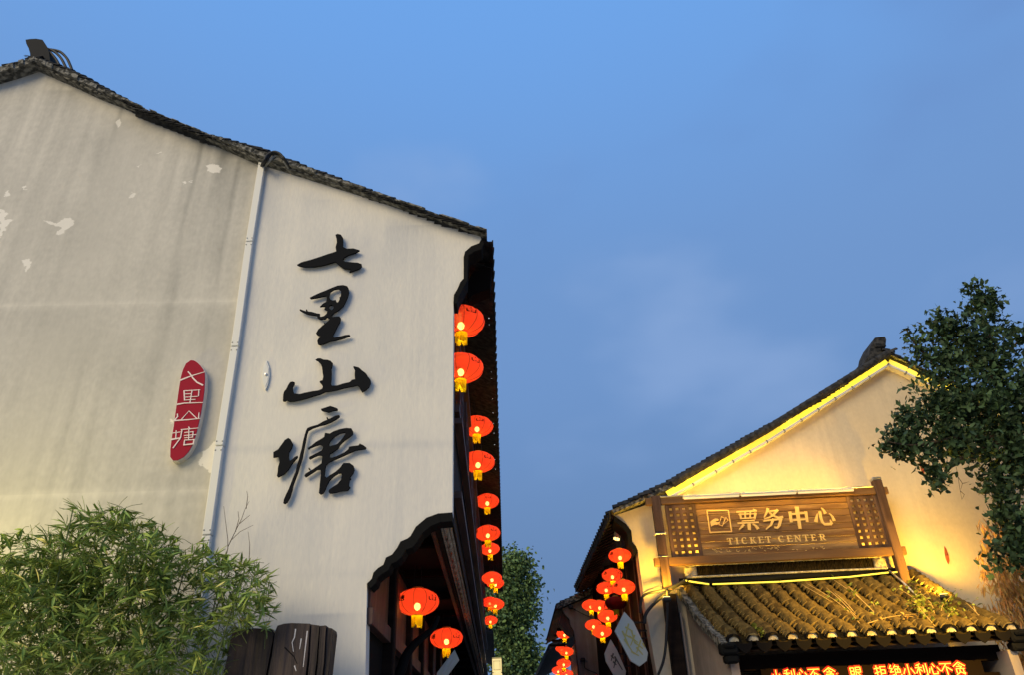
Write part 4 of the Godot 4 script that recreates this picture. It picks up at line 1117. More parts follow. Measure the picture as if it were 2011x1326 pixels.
# ------------------------------------------------------------------ the tiled canopy under the sign
func canopy_point(u: float, v: float) -> Vector3:        # u across in metres, v 0 at the wall to 1 at the eave; the slope sags and kicks out
	var sag := 0.06 * sin(v * PI)
	return Vector3(u - (1.0 - v) * lerpf(0.20, 0.34, (u + 0.53) / 3.13), lerpf(3.42, 2.615, v) - sag, lerpf(0.06, 1.25, v))

func canopy() -> void:
	var t := thing("tiled_canopy", "small tiled canopy roof with dark drip tiles under the ticket sign", "canopy", "", RT)
	var x0 := -0.53; var x1 := 2.60
	# x runs slightly wider at the eave than the roof head: the head is hipped in at the left by a plain verge
	var rows := 15
	var per := 20
	var kinds := []
	for k in 6: kinds.append(lit_lip_tile([0.076, 0.080, 0.073][k % 3], 0.125, 0.024, M.shaded_tile if k < 4 else M.shaded_tile_dark, M.lit_tile_edge if k != 5 else M.shaded_tile))
	for i in rows:
		var u := lerpf(x0 + 0.045, x1 - 0.04, i / float(rows - 1))
		var wob := rng.randf_range(-1, 1)
		for k in per:
			var v := (k + 1.0) / per
			var p := canopy_point(u, v); var q := canopy_point(u, v - 0.02)
			var zz := (p - q).normalized()
			var tilt := deg_to_rad(rng.randf_range(15, 21))
			var b := Basis(Vector3.RIGHT, zz.cross(Vector3.RIGHT), zz).orthonormalized()
			b = b * Basis(Vector3.RIGHT, tilt) * Basis(Vector3.BACK, deg_to_rad(rng.randf_range(-5, 5))) * Basis(Vector3.UP, deg_to_rad(rng.randf_range(-5, 5)))
			var o := b.y * (-0.008 + rng.randf_range(-0.004, 0.004)) + Vector3(rng.randf_range(-0.005, 0.005) + 0.012 * wob * sin(v * 4.0 + i), 0, 0)
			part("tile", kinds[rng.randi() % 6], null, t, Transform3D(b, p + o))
	# hollow channel tiles between the rows, joined: only their lips show
	var st := mb()
	for i in rows - 1:
		var ua := lerpf(x0 + 0.045, x1 - 0.04, i / float(rows - 1)); var ub := lerpf(x0 + 0.045, x1 - 0.04, (i + 1) / float(rows - 1))
		for k in 12:
			for s in 4:
				var w0 := s / 4.0; var w1 := (s + 1) / 4.0
				var P := func(w: float, v: float, lift: float) -> Vector3: return canopy_point(lerpf(ua, ub, w), v) + Vector3(0, -0.02 - 0.035 * sin(w * PI) + lift, 0)
				var va := k / 12.0; var vb := (k + 1) / 12.0
				quad(st, P.call(w0, vb, 0.012), P.call(w1, vb, 0.012), P.call(w1, va, 0.0), P.call(w0, va, 0.0))
				quad(st, P.call(w0, vb, -0.004), P.call(w1, vb, -0.004), P.call(w1, vb, 0.012), P.call(w0, vb, 0.012))
	part("channel_tiles", done(st), M.dark_channel, t).set_meta("kind", "stuff")
	# deck below
	st = mb()
	for k in 8:
		var a := canopy_point(x0, k / 8.0) + Vector3(-0.04, -0.075, 0); var b := canopy_point(x1, k / 8.0) + Vector3(0.04, -0.075, 0)
		var c := canopy_point(x1, (k + 1) / 8.0) + Vector3(0.04, -0.075, -0.02); var d := canopy_point(x0, (k + 1) / 8.0) + Vector3(-0.04, -0.075, -0.02)
		quad(st, d, c, b, a)
		var dn := Vector3(0, -0.05, 0)
		quad(st, a + dn, b + dn, c + dn, d + dn)
	part("deck", done(st), M.wet_wood, t)
	# eave: mortar plugs under the last cover tiles, drip tiles between them
	for i in rows:
		var u := lerpf(x0 + 0.045, x1 - 0.04, i / float(rows - 1))
		var p := canopy_point(u, 1.0)
		st = mb()
		var arc := PackedVector2Array()
		for k in 9: arc.append(Vector2(cos(PI * k / 8.0), sin(PI * k / 8.0)) * 0.056)
		prism(st, arc, -0.05, -0.008, Transform3D(Basis(Vector3.RIGHT, 0.30), p + Vector3(0, -0.022, 0.012)))
		part("mortar_plug", done(st), M.worn_white, t)
		st = mb()
		for k in 8:
			var a0 := PI * k / 8.0; var a1 := PI * (k + 1) / 8.0
			prism(st, PackedVector2Array([Vector2(cos(a0), sin(a0)) * 0.08, Vector2(cos(a1), sin(a1)) * 0.08, Vector2(cos(a1), sin(a1)) * 0.060, Vector2(cos(a0), sin(a0)) * 0.060]), -0.06, 0.012, Transform3D(Basis(Vector3.RIGHT, 0.30), p + Vector3(0, -0.018, 0.012)))
		part("end_tile", done(st), M.black_tile, t)
	var dm := mb()
	prism(dm, pa([-0.085, 0.02, -0.08, -0.045, -0.045, -0.085, 0.0, -0.115, 0.045, -0.085, 0.08, -0.045, 0.085, 0.02, 0.04, -0.01, -0.04, -0.01]), -0.016, 0.0)
	var drip := done(dm)
	for i in rows - 1:
		var u := lerpf(x0 + 0.045, x1 - 0.04, (i + 0.5) / float(rows - 1))
		part("drip_tile", drip, M.black_tile, t, Transform3D(Basis(Vector3.RIGHT, 0.12), canopy_point(u, 1.0) + Vector3(0, -0.035, 0.02 + 0.003 * (i % 2))))  # drip tiles coloured black for the shade on the eave's underside
	# carved dark corner under each end of the eave
	for e in [x0 - 0.02, x1 + 0.03]:
		st = mb()
		var c := canopy_point(e, 1.0)
		bevel_box(st, c + Vector3(0, -0.085, -0.05), Vector3(0.2, 0.13, 0.14), 0.02)
		bevel_box(st, c + Vector3(0.02 if e < 0 else -0.02, -0.19, -0.08), Vector3(0.16, 0.09, 0.14), 0.02)
		bevel_box(st, c + Vector3(0.0, -0.06, 0.03), Vector3(0.13, 0.05, 0.05), 0.015)
		part("corner_block", done(st), M.flat_black, t)
	# left cheek wall under the verge, and its mortar edge
	st = mb()
	var side := PackedVector2Array([Vector2(-0.02, 3.30), Vector2(-0.02, 0), Vector2(-1.12, 0), Vector2(-1.12, 2.5)])
	prism(st, side, 0.0, 0.10, Transform3D(Basis(Vector3(-0.19, 0, -1).normalized(), Vector3.UP, Vector3(1, 0, -0.19).normalized()), Vector3(x0 - 0.21, 0, 0)))
	part("cheek_wall", done(st), M.old_plaster, t)
	st = mb()
	for k in 14:
		var a := canopy_point(x0 - 0.045, k / 14.0); var b := canopy_point(x0 - 0.045, (k + 1) / 14.0)
		bar(st, a + Vector3(0, -0.055, 0), b + Vector3(0, -0.055, 0), 0.10 + rng.randf_range(0, 0.02), 0.07 + rng.randf_range(0, 0.025))
	part("verge_mortar", done(st), M.mortar, t)
	# front beam, window void and posts below the eave
	st = mb()
	box(st, Vector3((x0 + x1) / 2, 2.40, 0.86), Vector3(x1 - x0 - 0.1, 0.16, 0.12))
	part("front_beam", done(st), M.black_wood, t)
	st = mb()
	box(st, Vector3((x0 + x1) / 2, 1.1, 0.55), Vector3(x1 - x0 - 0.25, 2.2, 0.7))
	part("front_wall", done(st), M.black_wood, t)
	# right end wall
	st = mb()
	box(st, Vector3(x1 - 0.05, 1.2, 0.6), Vector3(0.1, 2.4, 1.1))
	part("end_wall", done(st), M.old_plaster, t)
	# ridge: upright tiles packed on edge between two moulded white ends
	var ry := pa([0.598, 3.587])[0].y
	var rx0: float = pa([-0.695, 3.620])[0].x; var rx1: float = pa([1.882, 3.567])[0].x
	st = mb()
	var n := 110
	for k in n:
		var x := lerpf(rx0 + 0.16, rx1 - 0.16, k / float(n - 1))
		box(st, Vector3(x, ry + rng.randf_range(-0.004, 0.004), 0.10 + rng.randf_range(-0.006, 0.006)), Vector3(0.013, 0.125, 0.16), Basis(Vector3.BACK, rng.randf_range(-0.06, 0.1)))
	var rt := part("ridge_tiles", done(st), M.dark_channel, t)
	rt.set_meta("kind", "stuff")
	st = mb()
	bevel_box(st, Vector3((rx0 + rx1) / 2, ry + 0.075, 0.10), Vector3(rx1 - rx0 - 0.05, 0.02, 0.19), 0.006)
	bevel_box(st, Vector3((rx0 + rx1) / 2, ry - 0.075, 0.10), Vector3(rx1 - rx0 + 0.02, 0.022, 0.20), 0.006)
	part("ridge_course", done(st), M.worn_white, t)
	for s in [-1, 1]:
		st = mb(false)
		var c := Vector3(rx0 + 0.02 if s < 0 else rx1 - 0.02, ry, 0.19)
		for k in 5:
			var pts := []
			for j in 9:
				var a := PI * (0.5 + j / 8.0)
				pts.append(c + Vector3(-s * (0.115 - absf(k - 2) * 0.030 + cos(a) * 0.02), (k - 2) * 0.024 + sin(a) * 0.011, 0.0))
			tube(st, pts, 0.008, 0.006, 6)
		bevel_box(st, c + Vector3(-s * 0.045, 0, -0.09), Vector3(0.16, 0.13, 0.17), 0.02)
		part("cloud_scroll", done(st), M.worn_white, t)
	st = mb(false)
	tube(st, curve([Vector3(rx0 - 0.10, ry - 0.115, 0.13), Vector3(rx0 + 0.3, ry - 0.14, 0.15), Vector3((rx0 + rx1) / 2, ry - 0.125, 0.16), Vector3(rx1 + 0.12, ry - 0.11, 0.13)], 6), 0.045, 0.045, 10)
	part("ridge_base", done(st), M.flat_black, t)
	# thin light line along the foot of the ridge
	var ll := thing("light_line", "thin yellow light line along the foot of the canopy ridge", "light line", "", RT)
	var lp := [[pa([-0.763, 3.469, -0.712, 3.460]), 0], [pa([-0.693, 3.453, -0.439, 3.404]), 0], [pa([-0.394, 3.402, 0.458, 3.395]), 1], [pa([0.465, 3.395, 1.320, 3.414]), 1], [pa([1.326, 3.413, 1.860, 3.447]), 1], [pa([1.911, 3.444, 1.977, 3.448]), 0]]
	for s in lp:
		st = mb(false)
		var p: Vector2 = s[0][0]; var q: Vector2 = s[0][1]
		tube(st, [Vector3(p.x, p.y, 0.24), Vector3(q.x, q.y, 0.24)], 0.010, 0.010, 8)
		part("light_tube", done(st), M.led_line, ll)
		if s[1]: lamp_area("light_line_light", RT * Vector3((p.x + q.x) / 2, (p.y + q.y) / 2 + 0.016, 0.25), RT.basis * Vector3(0, 1, 0.3), Vector2(p.distance_to(q), 0.02), 0.08 * p.distance_to(q), Color(1.0, 0.82, 0.32))
	# a second tube lies on top of the ridge behind the sign's lower beam and washes the wall
	var wl := thing("light_line", "yellow light tube lying on the canopy ridge behind the sign's lower beam", "light line", "", RT)
	for k in 3:
		var p0 := lerpf(rx0 + 0.12, rx1 - 0.02, k / 3.0); var p1 := lerpf(rx0 + 0.12, rx1 - 0.02, (k + 0.94) / 3.0)
		st = mb(false)
		tube(st, [Vector3(p0, ry + 0.10, 0.12), Vector3(p1, ry + 0.10, 0.12)], 0.011, 0.011, 8)
		part("light_tube", done(st), M.led_line, wl)
		lamp_area("light_tube_light", RT * Vector3((p0 + p1) / 2, ry + 0.114, 0.13), RT.basis * Vector3(0, 1, -0.1), Vector2(p1 - p0, 0.02), 1.7, Color(1.0, 0.77, 0.22))
	# two small wall washers on the ends of the ridge, turned up at the wall beside the sign
	for w in [[Vector3(-1.05, 3.22, 0.50), Vector3(-1.14, 4.3, 0.0), "small black wall washer left of the canopy, by the sagging cables", 2.6], [Vector3(2.22, 3.07, 0.72), Vector3(2.6, 4.5, 0.0), "small black wall washer behind the weeds at the right end of the canopy", 4.6]]:
		var ww := thing("wall_washer", w[2], "lamp", "wall washers on the canopy", RT)
		var fb := Basis.looking_at(w[1] - w[0], Vector3.UP)
		st = mb()
		bevel_box(st, w[0] + fb * Vector3(0, 0, 0.03), Vector3(0.10, 0.06, 0.05), 0.008, fb)
		part("housing", done(st), M.black_rubber, ww)
		st = mb()
		box(st, w[0], Vector3(0.085, 0.045, 0.006), fb)
		part("glass", done(st), M.spot_glass, ww)
		lamp_spot("wall_washer_light", RT * (w[0] + fb * Vector3(0, 0, -0.02)), RT * w[1], 75, w[3], Color(1.0, 0.77, 0.22), 0.05)
	# scrolling message board
	var bd := thing("message_board", "red scrolling LED message board under the canopy eave", "message board", "", RT)
	st = mb()
	box(st, Vector3(1.05, 2.225, 0.945), Vector3(2.45, 0.20, 0.05))
	part("panel", done(st), M.black_wood, bd)
	led_text(bd)
	lamp_area("message_board_light", RT * Vector3(1.2, 2.25, 1.00), RT.basis * Vector3(0, 0.5, 1), Vector2(2.0, 0.12), 0.22, Color(1.0, 0.05, 0.05))
	# dark board and flashing at the canopy's left end
	var cb := thing("corner_board", "dark timber corner board left of the canopy's cheek wall", "board", "", RT)
	st = mb()
	var cx := onx_board()
	bevel_box(st, Vector3(cx, 1.66, 0.10), Vector3(0.17, 3.32, 0.14), 0.01)
	part("board", done(st), M.wet_wood, cb)
	st = mb()
	bevel_box(st, Vector3(cx + 0.115, 1.55, 0.06), Vector3(0.035, 3.1, 0.10), 0.006)
	part("edge_strip", done(st), M.old_plaster, cb)
	# silver conduit lying on the right rows of tiles
	st = mb(false)
	tube(st, [RT * R3(pa([1.896, 3.472]), 0.2), RT * (R3(pa([1.917, 3.277]), 0.42) + Vector3(0, 0.02, 0)), RT * (R3(pa([1.947, 3.093]), 0.62))], 0.013, 0.013, 8)
	tag(part("conduit", done(st), M.steel, self), "silver conduit pipe sloping down the right end of the canopy tiles", "conduit")

func onx_board() -> float: return pa([-0.947, 3.241])[0].x

func R3(p: PackedVector2Array, off: float) -> Vector3: return Vector3(p[0].x, p[0].y, off)

func led_text(bd: Node3D) -> void:
	# strokes of each character in a unit square, x to the right and y up
	var G := {
		"refuse": [[0.0, 0.75, 0.42, 0.8], [0.22, 1.0, 0.22, 0.05, 0.1, 0.08], [0.0, 0.38, 0.42, 0.5], [0.52, 0.9, 1.0, 0.9], [0.54, 0.9, 0.54, 0.05], [0.54, 0.64, 0.92, 0.64], [0.92, 0.64, 0.92, 0.36], [0.54, 0.36, 0.92, 0.36], [0.54, 0.06, 1.0, 0.06]],
		"cut_off": [[0.22, 1.0, 0.04, 0.72, 0.3, 0.72, 0.06, 0.42, 0.36, 0.45], [0.0, 0.1, 0.38, 0.22], [0.6, 1.0, 0.42, 0.75], [0.56, 0.86, 0.88, 0.86, 0.76, 0.68], [0.5, 0.66, 0.94, 0.66], [0.5, 0.66, 0.5, 0.1, 1.0, 0.1, 1.0, 0.24], [0.72, 0.66, 0.72, 0.38], [0.94, 0.66, 0.94, 0.38], [0.5, 0.38, 0.94, 0.38]],
		"small": [[0.5, 1.0, 0.5, 0.05, 0.36, 0.12], [0.24, 0.66, 0.02, 0.25], [0.74, 0.66, 1.0, 0.22]],
		"gain": [[0.46, 1.0, 0.1, 0.88], [0.0, 0.7, 0.58, 0.7], [0.3, 0.92, 0.3, 0.0], [0.28, 0.66, 0.02, 0.26], [0.32, 0.62, 0.54, 0.4], [0.72, 0.88, 0.72, 0.3], [0.96, 1.0, 0.96, 0.05, 0.82, 0.08]],
		"heart": [[0.14, 0.6, 0.02, 0.24], [0.3, 0.72, 0.32, 0.14, 0.74, 0.14, 0.76, 0.34], [0.42, 0.95, 0.58, 0.72], [0.78, 0.68, 1.0, 0.36]],
		"not": [[0.0, 0.93, 1.0, 0.93], [0.56, 0.9, 0.04, 0.34], [0.52, 0.7, 0.52, 0.0], [0.62, 0.62, 0.96, 0.36]],
		"greed": [[0.5, 1.0, 0.0, 0.68], [0.5, 1.0, 1.0, 0.68], [0.46, 0.84, 0.56, 0.76], [0.26, 0.66, 0.72, 0.66, 0.56, 0.52], [0.2, 0.48, 0.2, 0.16], [0.2, 0.48, 0.8, 0.48, 0.8, 0.16], [0.5, 0.4, 0.48, 0.2, 0.14, 0.0], [0.56, 0.2, 0.86, 0.02]],
		"eye": [[0.04, 0.9, 0.04, 0.1], [0.04, 0.9, 0.34, 0.9, 0.34, 0.1], [0.04, 0.64, 0.34, 0.64], [0.04, 0.38, 0.34, 0.38], [0.04, 0.12, 0.34, 0.12], [0.5, 0.94, 0.92, 0.94, 0.92, 0.54, 0.5, 0.54], [0.5, 0.74, 0.92, 0.74], [0.5, 0.94, 0.5, 0.06, 0.66, 0.14], [0.66, 0.5, 1.0, 0.04]],
		"comma": [[0.1, 0.16, 0.14, 0.02]],
		"stop": [[0.12, 0.5, 0.14, 0.46], [0.14, 0.16, 0.08, 0.0]]}
	var base := pa([1.141, 2.310, 1.304, 2.307, 1.453, 2.303, 1.596, 2.309, 1.737, 2.306, 1.871, 2.306, 2.015, 2.314, 2.112, 2.291, 0.872, 2.310, 0.990, 2.305, 0.704, 2.300, 0.579, 2.308, 0.408, 2.315, 0.272, 2.315, 0.132, 2.326, -0.012, 2.320])
	var seq := ["refuse", "cut_off", "small", "gain", "heart", "not", "greed", "stop", "eye", "comma", "stop", "greed", "not", "heart", "gain", "small"]
	var s := 0.126
	for i in seq.size():
		var o := Vector2(base[i].x - s / 2, 2.185 + 0.0)
		var st := mb(); var halo := mb()
		var z := 0
		for k in G[seq[i]]:
			var pts := PackedVector2Array()
			for j in range(0, k.size(), 2): pts.append(o + Vector2(k[j], k[j + 1]) * s)
			for j in pts.size() - 1:
				var seg := PackedVector2Array([pts[j], pts[j + 1]])
				prism(st, ribbon(seg, 0.0085, 0.0085), 0.968, 0.9745 + z * 0.0002)
				prism(halo, ribbon(seg, 0.046, 0.046), 0.966, 0.9705 + z * 0.00008)
				z += 1
		var bl := part("led_character_halo", done(halo), M.led_red, bd)  # red glow round the text, built as wide emitting strokes
		part("led_character", done(st), M.led_text if i < 10 or i > 12 else M.led_text, bl)

# ------------------------------------------------------------------ houses further down the street
func far_houses() -> void:
	var t := thing("narrow_house", "narrow dark-eaved house squeezed behind the ticket office along the street", "house")
	var st := mb()
	box(st, Vector3(2.55, 2.3, -14.75), Vector3(1.2, 4.6, 1.5))
	part("wall", done(st), M.wet_wood, t)
	st = mb()
	prism(st, pa([1.62, 4.40, 1.62, 4.5, 3.2, 5.1, 3.2, 5.0]), -15.6, -13.75)
	part("roof", done(st), M.roof_tile, t)
	var cap := tile_mesh(0.062, 0.2, 0.016)
	for k in 9: part("eave_tile", cap, M.roof_tile, t, Transform3D(Basis(Vector3.UP, -PI / 2).rotated(Vector3.BACK, 0.3), Vector3(1.6, 4.46, -13.85 - k * 0.2)))
	for k in 7:
		st = mb()
		bar(st, Vector3(2.0, 4.52, -13.9 - k * 0.25), Vector3(1.64, 4.38, -13.9 - k * 0.25), 0.05, 0.05)
		part("rafter", done(st), M.brown_wood, t)

	t = thing("gray_gable_house", "grey plastered gable end of a lower house beyond the lanterns on the right", "house")
	var w := pa([1.323, 4.083, 1.809, 4.262, 2.350, 4.502, 3.010, 4.784])
	w.append_array(PackedVector2Array([Vector2(4.2, 5.2), Vector2(4.2, 0), Vector2(1.62, 0)]))
	w.append_array(pa([1.572, 2.864, 1.541, 3.467, 1.525, 3.655, 1.463, 3.771, 1.452, 3.886, 1.357, 3.985]))
	st = mb()
	prism(st, w, -15.8, -15.5)
	part("gable_wall", done(st), M.old_plaster, t)
	st = mb()
	var e0 := pa([1.195, 4.165, 1.799, 4.391, 2.360, 4.602, 3.020, 4.866]); var e1 := pa([1.209, 4.058, 1.811, 4.282, 2.349, 4.492, 3.008, 4.764])
	prism(st, strip_between(e0, e1), -15.75, -15.38)
	part("verge_coping", done(st), M.mortar, t)
	verge_tiles(pa([3.023, 4.886, 2.362, 4.622, 1.801, 4.411, 1.196, 4.175]), -15.45, 0.11, t, M.roof_tile)
	st = mb()
	quad(st, Vector3(e0[0].x, e0[0].y, -15.5), Vector3(e0[0].x + 0.1, e0[0].y, -21), Vector3(4.2, 5.4, -21), Vector3(4.2, 5.4, -15.5))
	quad(st, Vector3(e0[0].x, e0[0].y - 0.08, -15.5), Vector3(4.2, 5.3, -15.5), Vector3(4.2, 5.3, -21), Vector3(e0[0].x + 0.1, e0[0].y - 0.08, -21))
	part("roof", done(st), M.roof_tile, t)
	st = mb()
	box(st, Vector3(1.98, 1.9, -18.3), Vector3(0.14, 4.0, 5.2))
	part("street_wall", done(st), M.brown_wood, t)
	st = mb()
	prism(st, pa([1.329, 4.060, 1.567, 3.686, 1.498, 3.575, 1.382, 3.655, 1.251, 3.821]), -15.9, -15.6)
	part("eave_bracket", done(st), M.brown_wood, t)
	for k in 5:
		st = mb()
		box(st, Vector3(1.52, 3.92 + 0.0 * k, -16.3 - k * 0.9), Vector3(0.4, 0.05, 0.06))
		part("rafter", done(st), M.wet_wood, t)
	# a lower eave far down the street
	t = thing("far_house", "dark low house furthest down the right side of the street", "house")
	st = mb()
	box(st, Vector3(2.95, 1.7, -27), Vector3(1.4, 3.4, 10))
	part("wall", done(st), M.wet_wood, t)
	st = mb()
	prism(st, pa([1.42, 4.02, 1.40, 4.14, 3.4, 5.0, 3.4, 4.9]), -32, -21.5)
	part("roof", done(st), M.roof_tile, t)
	# the left side further on
	t = thing("far_house", "pinkish plastered house at the far end of the left row", "house")
	st = mb()
	box(st, Vector3(-0.95, 2.3, -30), Vector3(1.0, 4.6, 9))
	part("wall", done(st), M.old_plaster, t)
	st = mb()
	prism(st, pa([-0.1, 4.9, -0.1, 5.02, -2.2, 6.1, -2.2, 5.9]), -35, -25)
	part("roof", done(st), M.roof_tile, t)

# ------------------------------------------------------------------ lanterns
func glyph_on(st: SurfaceTool, strokes: Array, az: float, elev: float, size: float, R: float, squash: float, w: float) -> void:
	# brush strokes laid on the bulge of a lantern
	var P := func(v: Vector2, lift: float) -> Vector3:
		var a := az + v.x * size / R
		var e := elev + v.y * size / R
		return Vector3(sin(a) * cos(e), sin(e) * squash, cos(a) * cos(e)) * (R + lift)
	for s in strokes:
		for i in range(0, s.size() - 2, 2):
			var a := Vector2(s[i], s[i + 1]); var b := Vector2(s[i + 2], s[i + 3])
			var n := (b - a).normalized().orthogonal() * w / 2
			var p0: Vector3 = P.call(a + n, 0.004); var p1: Vector3 = P.call(a - n, 0.004)
			var p2: Vector3 = P.call(b - n, 0.004); var p3: Vector3 = P.call(b + n, 0.004)
			quad(st, p0, p1, p2, p3)
			quad(st, p0, p3, p2, p1)

var protos := {}
func lantern_proto(kind: String) -> Node3D:
	# a unit lantern 1 m wide: > body, cap, neck ring, tassel, bulb, ribs, characters
	var o := Node3D.new()
	var prof := []
	var lo := -0.98
	for k in 15:
		var e := lerpf(-1.30, 1.30, k / 14.0)
		prof.append(Vector2(cos(e) * 0.5, sin(e) * 0.30))
	var near := kind.begins_with("near")
	var st := mb(false)
	lathe(st, prof, 40 if near else 20, Transform3D(), 0.035, 10)
	part("body", done(st), M.lantern_cloth if kind != "unlit" else M.lantern_cloth_unlit, o)
	if near:
		for k in 10:
			st = mb()
			var a := TAU * k / 10
			var pts := []
			for q in prof: pts.append(Vector3(cos(a) * (q.x * 0.966 + 0.004), q.y, sin(a) * (q.x * 0.966 + 0.004)))
			tube(st, pts, 0.0045, 0.0045, 4)
			part("rib", done(st), M.lantern_rib, o)
	st = mb(false)
	lathe(st, [Vector2(0.0, 0.27), Vector2(0.14, 0.28), Vector2(0.135, 0.32), Vector2(0.06, 0.34), Vector2(0, 0.34)], 16)
	part("cap", done(st), M.lantern_cap, o)
	st = mb()
	var segs := 28 if near else 14
	for k in segs:                           # fringe: a ring of hanging strands of uneven length
		var a := TAU * k / segs
		var l := 0.215 + 0.04 * sin(k * 7.3) + 0.02 * sin(k * 2.1)
		var b := Basis(Vector3.UP, -a)
		box(st, b * Vector3(0.112 + 0.006 * sin(k * 3.0), -0.292 - l / 2, 0), Vector3(0.02, l, 0.75 / segs * 0.98), b)
	part("tassel", done(st), M.tassel, o)
	st = mb(false)
	lathe(st, [Vector2(0.138, -0.302), Vector2(0.146, -0.288), Vector2(0.14, -0.275)], 16)
	part("neck_ring", done(st), M.lantern_cap, o)
	if kind != "unlit":
		st = mb(false)
		var bp := []
		for k in 7:
			var e := lerpf(-PI / 2, PI / 2, k / 6.0)
			bp.append(Vector2(cos(e) * 0.075, sin(e) * 0.085 - 0.10))
		lathe(st, bp, 10)
		part("bulb", done(st), M.lantern_bulb, o)
	if near or kind == "unlit":
		var hill := [[0.0, 0.5, 0.0, -0.45], [-0.5, 0.1, -0.5, -0.45], [-0.5, -0.45, 0.5, -0.45], [0.5, 0.12, 0.5, -0.5]]
		var dike := [[-0.5, 0.15, -0.22, 0.15], [-0.36, 0.4, -0.36, -0.3], [-0.55, -0.32, -0.2, -0.25], [0.15, 0.55, 0.2, 0.45], [-0.12, 0.4, 0.5, 0.4], [-0.12, 0.4, -0.16, -0.1, -0.28, -0.5], [0.0, 0.22, 0.4, 0.22], [-0.06, 0.05, 0.5, 0.05], [0.4, 0.22, 0.4, -0.1], [0.0, -0.1, 0.4, -0.1], [0.2, 0.35, 0.2, -0.2], [0.0, -0.2, 0.4, -0.2], [0.0, -0.2, 0.0, -0.5], [0.4, -0.2, 0.4, -0.5], [0.0, -0.48, 0.4, -0.48]]
		for k in 4:
			st = mb()
			glyph_on(st, [hill, dike, hill, dike][k], k * PI / 2, 0.10, 0.20, 0.5, 0.60, 0.14)
			part("character", done(st), M.lantern_ink, o)
	return o

func lantern(label: String, at: Vector3, dia: float, turn: float, kind := "far", hang := 0.0, group := "red lanterns hanging under the eaves") -> void:
	if not protos.has(kind): protos[kind] = lantern_proto(kind)
	var o: Node3D = protos[kind].duplicate()
	o.name = numbered("red_lantern")
	add_child(o)
	o.position = at
	o.rotation = Vector3(rng.randf_range(-0.03, 0.03), turn, rng.randf_range(-0.04, 0.04))
	o.scale = Vector3.ONE * dia
	tag(o, label, "lantern", group)
	if hang > 0:
		var st: SurfaceTool
		for s in [-0.12, 0.12]:
			st = mb()
			tube(st, [Vector3(s, 0.30, 0), Vector3(s * 0.8, 0.34 + hang / dia, 0)], 0.007 / dia * 0.46, 0.007 / dia * 0.46, 5)
			part("cord", done(st), M.black_rubber, o)
	if kind != "unlit":
		var l := OmniLight3D.new()
		l.name = "lantern_light"
		l.light_color = Color(1.0, 0.86, 0.46)
		l.light_energy = 0.034 * dia / 0.46
		l.light_size = 0.03
		l.omni_range = 12
		l.omni_attenuation = 2.0
		l.shadow_enabled = true
		add_child(l, true)
		l.position = at + Vector3(0, -0.255 * dia, 0)

